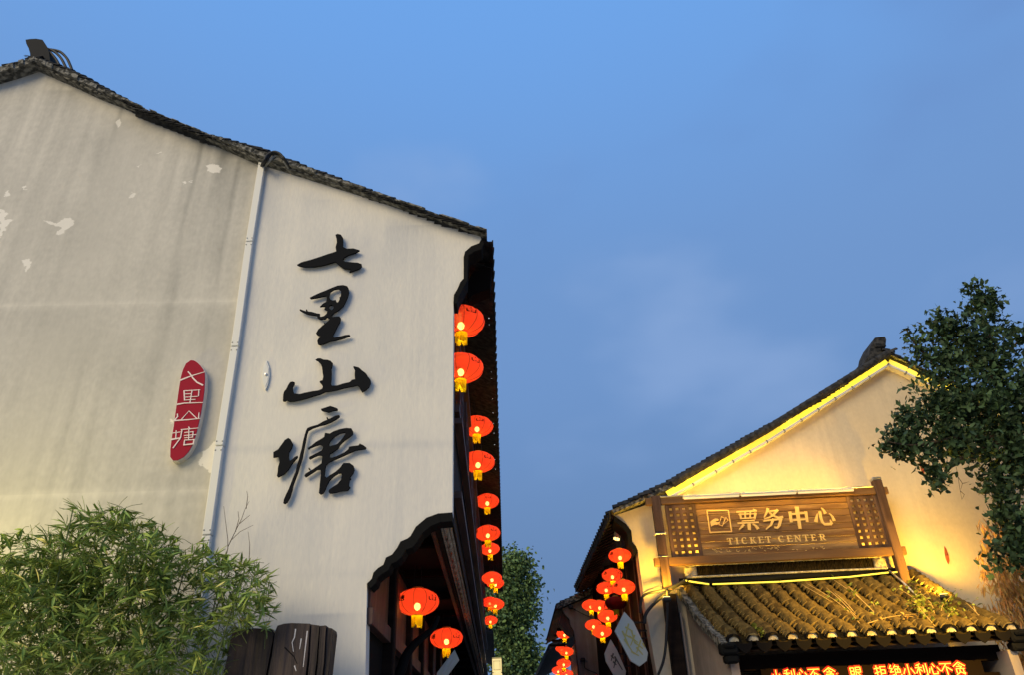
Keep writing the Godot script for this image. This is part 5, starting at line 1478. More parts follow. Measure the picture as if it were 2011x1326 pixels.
func lanterns() -> void:
	# left row: pairs one above the other, every few metres down the street
	lantern("large red lantern half hidden behind the white wall's edge, upper of the two there", Vector3(-0.296, 5.542, -6.620), 0.50, 0.5, "near", 0.9)
	lantern("large red lantern half hidden behind the white wall's edge, lower of the two", Vector3(-0.297, 4.993, -6.620), 0.46, 0.75, "near", 0.1)
	lantern("red lantern with a split yellow tassel, first wholly clear of the white wall's edge", Vector3(-0.205, 5.601, -9.600), 0.45, 0.2, "near", 0.35)
	lantern("orange-red lantern with paler side panels, hanging below the split-tassel one", Vector3(-0.197, 5.077, -9.600), 0.46, 0.62, "near", 0.12)
	lantern("red lantern marked with a mountain character, third level down the left eave", Vector3(-0.117, 5.746, -13.600), 0.45, 0.1, "near", 0.3)
	lantern("red lantern with brightly lit lower half overlapping a smaller one right below it", Vector3(-0.117, 5.091, -13.400), 0.46, 0.5, "near", 0.12)
	lantern("smaller red lantern hanging directly beneath the half-lit one on the left eave", Vector3(-0.108, 5.620, -16.800), 0.45, 0.3, "far", 0.5)
	lantern("red lantern overlapping another behind its right side, level with the treetop", Vector3(-0.076, 4.984, -16.800), 0.45, 0.3, "far", 0.1)
	lantern("red lantern mostly hidden behind the one level with the treetop", Vector3(-0.000, 5.496, -20.000), 0.46, 0.3, "far", 0.3)
	lantern("red lantern peeking out left behind another beside the tree's middle", Vector3(-0.157, 5.029, -20.000), 0.42, 0.3, "far", 0.1)
	lantern("red lantern in front of another beside the tree's middle, yellow tassel over foliage", Vector3(-0.013, 4.974, -20.000), 0.46, 0.3, "far", 0.1)
	lantern("lowest small red lantern of the left eave row, above the pinkish house corner", Vector3(-0.180, 5.102, -23.500), 0.44, 0.3, "far", 0.3)
	lantern("large red lantern under the dark jetty beside the scalloped wall, with mountain character", Vector3(-0.811, 2.997, -8.000), 0.45, 0.85, "near", 0.22)
	lantern("red lantern under the jetty above the hanging grey plate", Vector3(-0.686, 3.000, -10.800), 0.45, 0.7, "near", 0.2)
	# right cluster
	lantern("red lantern with bright yellow tassel right under the white spotlight", Vector3(1.728, 3.926, -10.340), 0.316, 0.6, "near", 0.16)
	lantern("red lantern second from the top in the right cluster, above two overlapping ones", Vector3(1.779, 3.908, -11.530), 0.316, 0.7, "near", 0.1)
	lantern("red lantern in the right cluster partly hidden behind a bigger one with two characters", Vector3(1.772, 3.851, -12.260), 0.320, 0.2, "near", 0.1)
	lantern("red lantern with two inked characters in front of the cluster by the cream wall", Vector3(1.731, 3.504, -10.340), 0.320, 0.75, "near", 0.1)
	lantern("dark unlit red lantern in the right cluster above the hexagonal plates", Vector3(1.762, 3.470, -11.350), 0.316, 0.15, "unlit", 0.1)
	lantern("red lantern leftmost of three abreast below the narrow house's eave", Vector3(1.706, 3.872, -13.910), 0.320, 0.3, "far", 0.1)
	lantern("red lantern middle of three abreast below the narrow house's eave", Vector3(1.787, 3.761, -13.360), 0.320, 0.3, "far", 0.1)
	lantern("red lantern just below and left of the unlit one in the right cluster", Vector3(1.780, 3.453, -12.440), 0.320, 0.3, "far", 0.1)
	lantern("red lantern upper left of the lowest pair before the grey gable", Vector3(1.699, 3.510, -13.730), 0.302, 0.3, "far", 0.1)
	lantern("red lantern lower right of the lowest pair before the grey gable", Vector3(1.706, 3.264, -12.720), 0.320, 0.3, "far", 0.1)
	lantern("single red lantern under the corner bracket of the grey gable house", Vector3(1.494, 3.862, -17.400), 0.345, 0.3, "far", 0.12)
	lantern("red lantern hidden behind another, top of the far right bunch", Vector3(1.710, 3.967, -21.000), 0.33, 0.3, "far", 0.1)
	lantern("red lantern in front at the top of the far right bunch", Vector3(1.617, 3.626, -18.600), 0.34, 0.3, "far", 0.1)
	lantern("red lantern in the middle of the far right bunch", Vector3(1.556, 3.396, -18.800), 0.34, 0.3, "far", 0.1)
	lantern("red lantern at the left foot of the far right bunch, cut by the dark eave", Vector3(1.580, 3.441, -21.000), 0.33, 0.3, "far", 0.1)
	lantern("lowest red lantern of the far right bunch at the picture's bottom edge", Vector3(1.659, 3.223, -19.500), 0.34, 0.3, "far", 0.1)
	for k in protos: protos[k].free()

# ------------------------------------------------------------------ small things along the street
func hex_plate(label: String, poly: PackedVector2Array, z: float, ink: String, lines: Array) -> void:
	var a := thing("hanging_plate", label, "hanging plate", "hexagonal plates hung over the street")
	var st := mb()
	prism(st, poly, z - 0.05, z)
	part("plate", done(st), M.hex_plate, a)
	for l in lines:
		st = mb()
		for i in l.size(): prism(st, ribbon(l[i], 0.022, 0.012), z - 0.002, z + 0.006 + i * 0.0004)
		part("character", done(st), M[ink], a)

func street_fittings() -> void:
	hex_plate("large pale hexagonal plate with gilt characters below the unlit lantern", pa([1.678, 3.161, 1.784, 3.031, 1.924, 2.658, 1.898, 2.563, 1.800, 2.501, 1.691, 2.570, 1.527, 2.928]), -10.15, "hex_gold",
		[[pa([1.671, 2.973, 1.758, 2.920]), pa([1.715, 3.009, 1.658, 2.862]), pa([1.648, 2.887, 1.735, 2.835])], [pa([1.711, 2.860, 1.808, 2.783]), pa([1.778, 2.870, 1.712, 2.750]), pa([1.745, 2.921, 1.768, 2.785])], [pa([1.768, 2.785, 1.864, 2.709]), pa([1.850, 2.806, 1.780, 2.663]), pa([1.787, 2.723, 1.855, 2.637]), pa([1.872, 2.769, 1.892, 2.720])], [pa([1.626, 2.925, 1.696, 2.726]), pa([1.641, 2.826, 1.740, 2.652]), pa([1.716, 2.677, 1.802, 2.626])]])
	hex_plate("small pale hexagonal plate with faint dark writing, lower left of the gilt one", pa([1.630, 2.971, 1.709, 2.820, 1.803, 2.551, 1.762, 2.377, 1.667, 2.425, 1.535, 2.679, 1.523, 2.786]), -11.3, "hex_ink",
		[[pa([1.615, 2.756, 1.654, 2.715]), pa([1.647, 2.782, 1.608, 2.690])], [pa([1.636, 2.675, 1.675, 2.634]), pa([1.674, 2.701, 1.635, 2.596])], [pa([1.664, 2.741, 1.754, 2.566])]])
	hex_plate("grey hexagonal plate seen edge-on under the lanterns of the dark jetty", pa([-0.542, 2.784, -0.484, 2.662, -0.625, 2.489, -0.701, 2.381, -0.777, 2.383, -0.767, 2.517, -0.652, 2.656]), -10.2, "shade_white",
		[[pa([-0.575, 2.689, -0.639, 2.607]), pa([-0.613, 2.666, -0.677, 2.561]), pa([-0.639, 2.572, -0.702, 2.503]), pa([-0.549, 2.652, -0.613, 2.571])]])
	# iron grille brackets that carry the right plates
	iron("black iron fretwork bracket above the gilt hexagonal plate", [[Vector3(1.661, 3.051, -10.300), Vector3(1.985, 3.040, -10.300)], [Vector3(1.789, 3.047, -10.300), Vector3(1.778, 2.946, -10.300)], [Vector3(1.778, 2.946, -10.300), Vector3(1.972, 2.940, -10.300)], [Vector3(1.878, 2.943, -10.300), Vector3(1.867, 2.849, -10.300)], [Vector3(1.867, 2.849, -10.300), Vector3(1.967, 2.846, -10.300)]])
	iron("black iron fretwork bracket beside the small hexagonal plate", [[Vector3(1.604, 2.901, -11.500), Vector3(1.752, 2.889, -11.500)], [Vector3(1.737, 2.889, -11.500), Vector3(1.727, 2.801, -11.500)], [Vector3(1.727, 2.801, -11.500), Vector3(1.896, 2.781, -11.500)], [Vector3(1.837, 2.783, -11.500), Vector3(1.820, 2.635, -11.500)], [Vector3(1.820, 2.635, -11.500), Vector3(1.937, 2.625, -11.500)]])
	iron("black iron bar across the foot of the gilt hexagonal plate", [[Vector3(1.848, 2.673, -10.600), Vector3(2.018, 2.667, -10.600)], [Vector3(1.936, 2.670, -10.600), Vector3(1.942, 2.720, -10.600)]])
	# white spotlight under the ticket office's corner
	var a := thing("spotlight", "white cylindrical spotlight under the ticket office's scalloped corner", "spotlight")
	var st := mb(false)
	var sp := Vector3(1.803, 4.304, -10.900); var tp := Vector3(1.851, 4.468, -10.900)
	tube(st, [tp, sp], 0.05, 0.055, 14)
	part("barrel", done(st), M.shade_white, a)
	st = mb(false)
	tube(st, [sp, sp + (sp - tp).normalized() * 0.02], 0.045, 0.045, 14)
	part("lens", done(st), M.spot_glass, a)
	st = mb()
	bar(st, tp + Vector3(0, 0.02, 0), tp + Vector3(0.1, 0.12, 0), 0.03, 0.03)
	part("arm", done(st), M.black_rubber, a)
	lamp_spot("spotlight_light", sp + (sp - tp).normalized() * 0.05, sp + Vector3(-0.02, -1, 0), 40, 0.12, Color(1.0, 0.86, 0.6), 0.04)
	# cameras on the grey gable
	for c in [[Vector3(1.489, 4.090, -15.400), Vector3(1.743, 3.957, -15.400), "small black security camera at the top of the grey gable"], [Vector3(1.643, 3.122, -15.400), Vector3(1.690, 2.976, -15.400), "small black security camera low on the grey gable"]]:
		a = thing("security_camera", c[2], "camera", "cameras on the grey gable")
		st = mb()
		bevel_box(st, c[0], Vector3(0.085, 0.06, 0.14), 0.01)
		part("housing", done(st), M.black_rubber, a)
		st = mb()
		bar(st, c[0] + Vector3(0.03, 0, -0.03), c[0] + Vector3(0.1, -0.02, -0.1), 0.02, 0.02)
		part("arm", done(st), M.gray_cable, a)
		st = mb(false)
		tube(st, curve([c[0] + Vector3(0.04, -0.02, -0.04), c[1] + Vector3(0, 0, -0.06), c[1] + Vector3(0.22, -0.10, -0.07)], 6), 0.008, 0.008, 6)
		part("cable", done(st), M.black_rubber, a)
	# black cables sweeping from the canopy to the street corner
	var cb := [[[Vector3(2.436, 3.457, -9.750), Vector3(2.274, 3.387, -9.750), Vector3(2.123, 3.342, -9.750), Vector3(1.956, 3.316, -9.750), Vector3(1.866, 3.275, -9.750), Vector3(1.828, 3.178, -9.750), Vector3(1.809, 3.074, -9.750)], 0.017, "black_rubber", "black cable sagging from the canopy ridge to the house corner, upper one"], [[Vector3(2.412, 3.443, -9.800), Vector3(2.254, 3.359, -9.800), Vector3(2.095, 3.258, -9.800), Vector3(1.942, 3.133, -9.800), Vector3(1.879, 3.050, -9.800), Vector3(1.861, 2.959, -9.800)], 0.021, "black_rubber", "thick black cable sagging from the canopy ridge, lower one"], [[Vector3(2.175, 3.435, -9.850), Vector3(2.051, 3.401, -9.850), Vector3(1.947, 3.366, -9.850), Vector3(1.882, 3.318, -9.850)], 0.012, "gray_cable", "grey cable looping beside the black ones at the ticket office corner"], [[Vector3(2.171, 3.331, -9.700), Vector3(2.151, 3.146, -9.700), Vector3(2.111, 2.907, -9.700), Vector3(2.066, 2.673, -9.700), Vector3(2.011, 2.502, -9.700), Vector3(1.930, 2.358, -9.700)], 0.017, "black_rubber", "black cable hanging down the wall left of the corner board"]]
	for c in cb:
		st = mb(false)
		tube(st, curve(c[0], 5), c[1], c[1], 8)
		tag(part("cable", done(st), M[c[2]], self), c[3], "cable", "cables at the ticket office corner")
	# lit paper box lamp far down the street, with a round globe below
	a = thing("box_lamp", "lit square paper lamp with a wooden lattice below the far tree", "lamp")
	var bp := Vector3(-0.011, 3.510, -20.000)
	st = mb()
	box(st, bp, Vector3(0.24, 0.36, 0.2))
	part("paper_box", done(st), M.paper_lamp, a)
	for k in [[0, 0.165, 0.26, 0.016], [0, -0.165, 0.26, 0.016], [0, 0.10, 0.18, 0.008], [0, -0.10, 0.18, 0.008]]:
		st = mb()
		box(st, bp + Vector3(k[0], k[1], 0.1), Vector3(k[2], k[3], 0.02))
		part("lattice_bar", done(st), M.post_wood, a)
	for k in [[-0.122, 0.36, 0.014], [0.122, 0.36, 0.014], [-0.075, 0.21, 0.008], [0.075, 0.21, 0.008]]:
		st = mb()
		box(st, bp + Vector3(k[0], 0, 0.1), Vector3(k[2], k[1], 0.02))
		part("lattice_bar", done(st), M.post_wood, a)
	lamp_area("box_lamp_light", bp + Vector3(0, 0, 0.14), Vector3(0, 0, 1), Vector2(0.2, 0.3), 0.1, Color(1, 0.9, 0.7))
	a = thing("globe_lamp", "lit white globe lamp under the square paper lamp", "lamp")
	st = mb(false)
	var gp := []
	for k in 9:
		var e := lerpf(-PI / 2, PI / 2, k / 8.0)
		gp.append(Vector2(cos(e) * 0.12, sin(e) * 0.09))
	lathe(st, gp, 16, Transform3D(Basis(), Vector3(-0.004, 3.256, -19.600)))
	part("globe", done(st), M.paper_lamp, a)
	# string of tiny bulbs along the left eave
	a = thing("bulb_string", "string of tiny white bulbs along the left eave edge", "light string")
	st = mb()
	tube(st, [Vector3(0.0, 6.05, -7.2), Vector3(0.03, 6.04, -10.0), Vector3(0.06, 6.05, -14.0)], 0.005, 0.005, 4)
	part("cable", done(st), M.black_rubber, a)
	var bm := SphereMesh.new()
	bm.radius = 0.014; bm.height = 0.028; bm.radial_segments = 8; bm.rings = 4
	for z in [-6.9, -7.35, -7.5, -8.1, -8.75, -8.95, -9.6, -10.1, -10.5, -10.9, -11.4, -12.1, -12.6]:
		part("bulb", bm, M.fairy_bulb, a, Transform3D(Basis(), Vector3(-0.01 - (z + 6) * 0.0095, 6.03, z)))
	# a street lamp just beyond the picture's right edge, shining on the canopy's eave
	a = thing("street_lamp", "warm street lamp on a thin pole in front of the canopy's right end", "street lamp")
	var lp := Vector3(5.6, 4.6, -4.5)
	var la := RT * Vector3(1.3, 2.35, 1.1)
	var lb := Basis.looking_at(la - lp, Vector3.UP)
	st = mb()
	bevel_box(st, lp + lb * Vector3(0, 0, 0.06), Vector3(0.26, 0.16, 0.1), 0.012, lb)
	part("housing", done(st), M.black_rubber, a)
	st = mb()
	box(st, lp, Vector3(0.22, 0.12, 0.01), lb)
	part("glass", done(st), M.spot_glass, a)
	st = mb()
	tube(st, [Vector3(lp.x + 0.1, 0, lp.z + 0.05), Vector3(lp.x + 0.1, lp.y, lp.z + 0.05)], 0.03, 0.025, 8)
	part("pole", done(st), M.black_rubber, a)
	lamp_spot("street_lamp_light", lp + lb * Vector3(0, 0, -0.03), la, 18, 112.0, Color(1.0, 0.77, 0.22), 0.1)
	# bent dark timber and thin cable at the mouth of the jetty
	st = mb(false)
	tube(st, curve([Vector3(-0.978, 2.197, -7.600), Vector3(-0.911, 2.313, -7.600), Vector3(-0.868, 2.435, -7.600), Vector3(-0.799, 2.532, -7.600), Vector3(-0.703, 2.611, -7.600), Vector3(-0.616, 2.677, -7.600), Vector3(-0.564, 2.792, -7.600)], 6), 0.055, 0.022, 12)
	tag(part("bent_timber", done(st), M.flat_black, self), "dark bent timber curving up under the jetty's big lantern", "timber")
	# weathered timber slabs standing before the white wall
	var sg := "weathered timber slabs before the white wall"
	a = thing("timber_slab", "left weathered dark timber slab, its corner overhung by bamboo", "timber slab", sg)
	st = mb()
	prism(st, pa([-1.837, 2.409, -1.817, 2.419, -1.688, 2.424, -1.567, 2.414, -1.547, 2.393, -1.559, 2.236, -1.579, 2.016, -1.871, 2.026, -1.847, 2.246]), -5.64, -5.5)
	part("plank", done(st), M.slab_wood, a)
	st = mb()
	prism(st, pa([-1.544, 2.400, -1.524, 2.379, -1.550, 2.108, -1.555, 2.015, -1.582, 2.016, -1.562, 2.204]), -5.66, -5.53)
	part("plank", done(st), M.slab_wood, a)
	slab_stand(a, -1.92)
	a = thing("timber_slab", "right weathered dark timber slab with deep grooves and pale cracks", "timber slab", sg)
	for s in [[pa([-1.531, 2.390, -1.518, 2.429, -1.473, 2.441, -1.421, 2.443, -1.296, 2.435, -1.290, 2.225, -1.295, 2.005, -1.553, 2.014, -1.532, 2.233]), -5.64, -5.46], [pa([-1.289, 2.432, -1.232, 2.423, -1.231, 2.191, -1.241, 2.003, -1.281, 2.004, -1.279, 2.225]), -5.64, -5.475], [pa([-1.224, 2.419, -1.186, 2.421, -1.179, 2.189, -1.186, 2.001, -1.224, 2.002, -1.217, 2.190]), -5.64, -5.468], [pa([-1.182, 2.411, -1.146, 2.403, -1.140, 2.379, -1.150, 2.126, -1.156, 2.001, -1.180, 2.002, -1.173, 2.191]), -5.66, -5.49]]:
		st = mb()
		prism(st, s[0], s[1], s[2])
		part("plank", done(st), M.slab_wood, a)
	var cr := [pa([-1.390, 2.402, -1.392, 2.349, -1.405, 2.317, -1.389, 2.258]), pa([-1.345, 2.338, -1.349, 2.273]), pa([-1.372, 2.168, -1.358, 2.136]), pa([-1.451, 2.286, -1.382, 2.226, -1.356, 2.180]), pa([-1.308, 2.386, -1.311, 2.272, -1.313, 2.160])]
	for c in cr:
		st = mb()
		prism(st, ribbon(c, 0.009, 0.004), -5.462, -5.4585)
		part("crack", done(st), M.plaque_rim if c != cr[3] else M.flat_black, a)
	slab_stand(a, -1.55)
	# flood lamp in the bamboo, just beyond the picture's left edge
	a = thing("flood_lamp", "yellow flood lamp on a short pole among the bamboo at the wall's foot", "lamp")
	var fp := Vector3(-4.55, 2.55, -4.95)
	var aim := Vector3(-2.6, 3.9, -6.0)
	var fb := Basis.looking_at(aim - fp, Vector3.UP)
	st = mb()
	bevel_box(st, fp - fb * Vector3(0, 0, -0.06), Vector3(0.3, 0.2, 0.1), 0.015, fb)
	part("housing", done(st), M.black_rubber, a)
	st = mb()
	box(st, fp + fb * Vector3(0, 0, -0.002), Vector3(0.26, 0.16, 0.01), fb)
	part("glass", done(st), M.spot_glass, a)
	st = mb()
	tube(st, [Vector3(fp.x, 0, fp.z + 0.1), Vector3(fp.x, fp.y, fp.z + 0.06)], 0.025, 0.025, 8)
	part("pole", done(st), M.black_rubber, a)
	lamp_spot("flood_lamp_light", fp + fb * Vector3(0, 0, -0.03), aim, 78, 1.9, Color(1.0, 0.93, 0.50), 0.12)

func slab_stand(a: Node3D, x: float) -> void:
	var st := mb()
	box(st, Vector3(x, 1.0, -5.58), Vector3(0.3, 2.02, 0.1))
	part("foot", done(st), M.slab_wood, a)

func iron(label: String, lines: Array) -> void:
	var a := thing("iron_bracket", label, "bracket", "black iron brackets on the right")
	for l in lines:
		var st := mb()
		bar(st, l[0], l[1], 0.02, 0.02, Vector3.BACK)
		part("bar", done(st), M.black_rubber, a)

# ------------------------------------------------------------------ plants
func leaf_mesh(kind: String) -> ArrayMesh:
	var st := mb()
	st.set_color(Color.WHITE)
	match kind:
		"lance":                             # a long bamboo leaf, folded along its rib, bending down to the tip
			var w := [0.0, 0.062, 0.075, 0.045, 0.0]
			for i in 4:
				var a := Vector3(0, -0.05 * i * i / 8.0, i * 0.25); var b := Vector3(0, -0.05 * (i + 1) * (i + 1) / 8.0, (i + 1) * 0.25)
				for s in [-1.0, 1.0]:
					var p := a + Vector3(s * w[i], 0.02, 0); var q := b + Vector3(s * w[i + 1], 0.02, 0)
					if s > 0: quad(st, a, b, q, p)
					else: quad(st, a, p, q, b)
		"fan":                               # a ginkgo leaf
			var prev := Vector3.ZERO
			for i in 6:
				var a := lerpf(-1.05, 1.05, i / 5.0)
				var r := 1.0 - (0.16 if i in [2, 3] else 0.0) * (1.0 if i == 2 else 0.5)
				var p := Vector3(sin(a) * r, 0.10 * cos(a * 2.5), cos(a) * r * 0.85 + 0.05)
				if i: tri(st, Vector3(0, 0, -0.1), p, prev)
				prev = p
			quad(st, Vector3(-0.03, 0, -0.6), Vector3(0.03, 0, -0.6), Vector3(0.03, 0, 0), Vector3(-0.03, 0, 0))
		"oval":
			var w := [0.0, 0.3, 0.34, 0.2, 0.0]
			for i in 4:
				var a := Vector3(0, 0.1 * sin(i * 0.8), i * 0.25); var b := Vector3(0, 0.1 * sin((i + 1) * 0.8), (i + 1) * 0.25)
				for s in [-1.0, 1.0]:
					var p := a + Vector3(s * w[i], 0.07, 0); var q := b + Vector3(s * w[i + 1], 0.07, 0)
					if s > 0: quad(st, a, b, q, p)
					else: quad(st, a, p, q, b)
	return done(st)

func scatter(called: String, leaf: ArrayMesh, m: Material, spots: Array, tints: Array, parent: Node3D) -> void:
	var mm := MultiMesh.new()
	mm.transform_format = MultiMesh.TRANSFORM_3D
	mm.use_colors = true
	mm.mesh = leaf
	mm.instance_count = spots.size()
	for i in spots.size():
		mm.set_instance_transform(i, spots[i])
		mm.set_instance_color(i, tints[i])
	var o := MultiMeshInstance3D.new()
	o.name = called
	o.multimesh = mm
	o.material_override = m
	o.set_meta("kind", "stuff")
	parent.add_child(o, true)

func facing(d: Vector3, roll: float) -> Basis:
	return Basis.looking_at(-d, Vector3.UP if absf(d.normalized().y) < 0.98 else Vector3.RIGHT) * Basis(Vector3.BACK, roll)

func spray(at: Vector3, dir: Vector3, n: int, l: float, spots: Array, tints: Array, dry := false) -> void:
	# a twig end with a fan of long leaves
	for k in n:
		var d := (dir + Vector3(rng.randf_range(-0.8, 0.8), rng.randf_range(-0.75, 0.45), rng.randf_range(-0.8, 0.8))).normalized()
		var s := l * rng.randf_range(0.6, 1.25)
		spots.append(Transform3D(facing(d, rng.randf_range(-1.2, 1.2)).scaled_local(Vector3(s * rng.randf_range(0.8, 1.2), s, s)), at - dir * rng.randf() * l * 0.5))
		var g := rng.randf_range(0.65, 1.25)
		var y := rng.randf()
		tints.append(Color(g * (1.0 + 0.25 * y), g, g * (1.0 - 0.2 * y)) if rng.randf() > 0.03 else Color(3.2, 1.9, 2.4))

func bamboo(label: String, outline: PackedVector2Array, count: int, stems: Array, z0: float, z1: float, seed_: int) -> void:
	rng.seed = seed_
	var mid := Vector2.ZERO
	for p in outline: mid += p / outline.size()
	for i in outline.size(): outline[i] = mid + (outline[i] - mid) * 0.95
	var a := thing("bamboo", label, "bamboo", "bamboo at the foot of the gable")
	var lo := Vector2(1e9, 1e9); var hi := -lo
	for p in outline: lo = lo.min(p); hi = hi.max(p)
	var spots := []; var tints := []
	var tips := []
	while tips.size() < count:
		var p := Vector2(rng.randf_range(lo.x, hi.x), rng.randf_range(lo.y, hi.y))
		if Geometry2D.is_point_in_polygon(p, outline): tips.append(Vector3(p.x, p.y, rng.randf_range(z0, z1)))
	for s in stems:
		var st := mb(false)
		var f := Vector3(s[0] + rng.randf_range(-0.15, 0.15), 0, (z0 + z1) / 2 + rng.randf_range(-0.1, 0.1))
		var top := Vector3(s[1], s[2], rng.randf_range(z0, z1))
		tube(st, curve([f, f.lerp(top, 0.5) + Vector3(-0.04, 0.12, 0), top], 6), 0.013, 0.004, 6)
		part("culm", done(st), M.culm, a)
	var tw := mb()
	for p in tips:
		var best := Vector3.ZERO; var bd := 1e9
		for s in stems:
			var q := Vector3(lerpf(s[0], s[1], 0.7), minf(p.y - 0.1, s[2]), p.z)
			if absf(q.x - p.x) < bd: bd = absf(q.x - p.x); best = q
		var dir: Vector3 = (p - best)
		dir = Vector3(clampf(dir.x, -0.5, 0.5) + rng.randf_range(-0.4, 0.4), rng.randf_range(-0.25, 0.35), rng.randf_range(-0.3, 0.5)).normalized()
		spray(p, dir, rng.randi_range(5, 8), rng.randf_range(0.075, 0.115), spots, tints)
		var u: Vector3 = p - dir * 0.16 - Vector3(0, 0.03, 0)
		tube(tw, [u, (u + p) / 2 + Vector3(0, 0.012, 0), p], 0.0022, 0.0014, 3)
	part("twigs", done(tw), M.culm, a).set_meta("kind", "stuff")
	scatter("foliage", protos_leaf.lance, M.bamboo_leaf, spots, tints, a)

var protos_leaf := {}
func leafy_tree(called: String, label: String, category: String, leaf: String, m: String, blobs: Array, per: float, size: float, trunk: Array, r0: float, limbs: Array, clump: float, seed_: int, t := Transform3D()) -> void:
	# blobs: [centre, radius, squash]; leaves sit in clumps inside each blob, thicker towards its skin
	rng.seed = seed_
	var a := thing(called, label, category, "", t)
	var st := mb(false)
	tube(st, curve(trunk, 5), r0, r0 * 0.35, 10)
	part("trunk", done(st), M.bark, a)
	for l in limbs:
		st = mb(false)
		tube(st, curve(l, 5), r0 * 0.32, r0 * 0.06, 6)
		part("limb", done(st), M.bark, a)
	var spots := []; var tints := []
	for b in blobs:
		var n := int(per * pow(b[1], 2.0))
		for i in n:
			var d := Vector3(rng.randfn(), rng.randfn(), rng.randfn()).normalized()
			var c: Vector3 = b[0] + d * Vector3(1, b[2], b[3] if b.size() > 3 else 0.8) * b[1] * pow(rng.randf(), 0.45)
			var tone := rng.randf_range(0.45, 1.5)
			for k in rng.randi_range(5, 9):
				var p := c + Vector3(rng.randfn(), rng.randfn(), rng.randfn()) * clump
				var nd := Vector3(rng.randf_range(-1, 1), rng.randf_range(-1.0, 0.25), rng.randf_range(-1, 1)).normalized()
				var s := size * rng.randf_range(0.5, 1.35)
				spots.append(Transform3D(facing(nd, rng.randf_range(-PI, PI)).scaled_local(Vector3.ONE * s), p))
				var g := tone * rng.randf_range(0.8, 1.2)
				tints.append(Color(g, g, g * rng.randf_range(0.8, 1.1)))
	scatter("crown", protos_leaf[leaf], M[m], spots, tints, a)

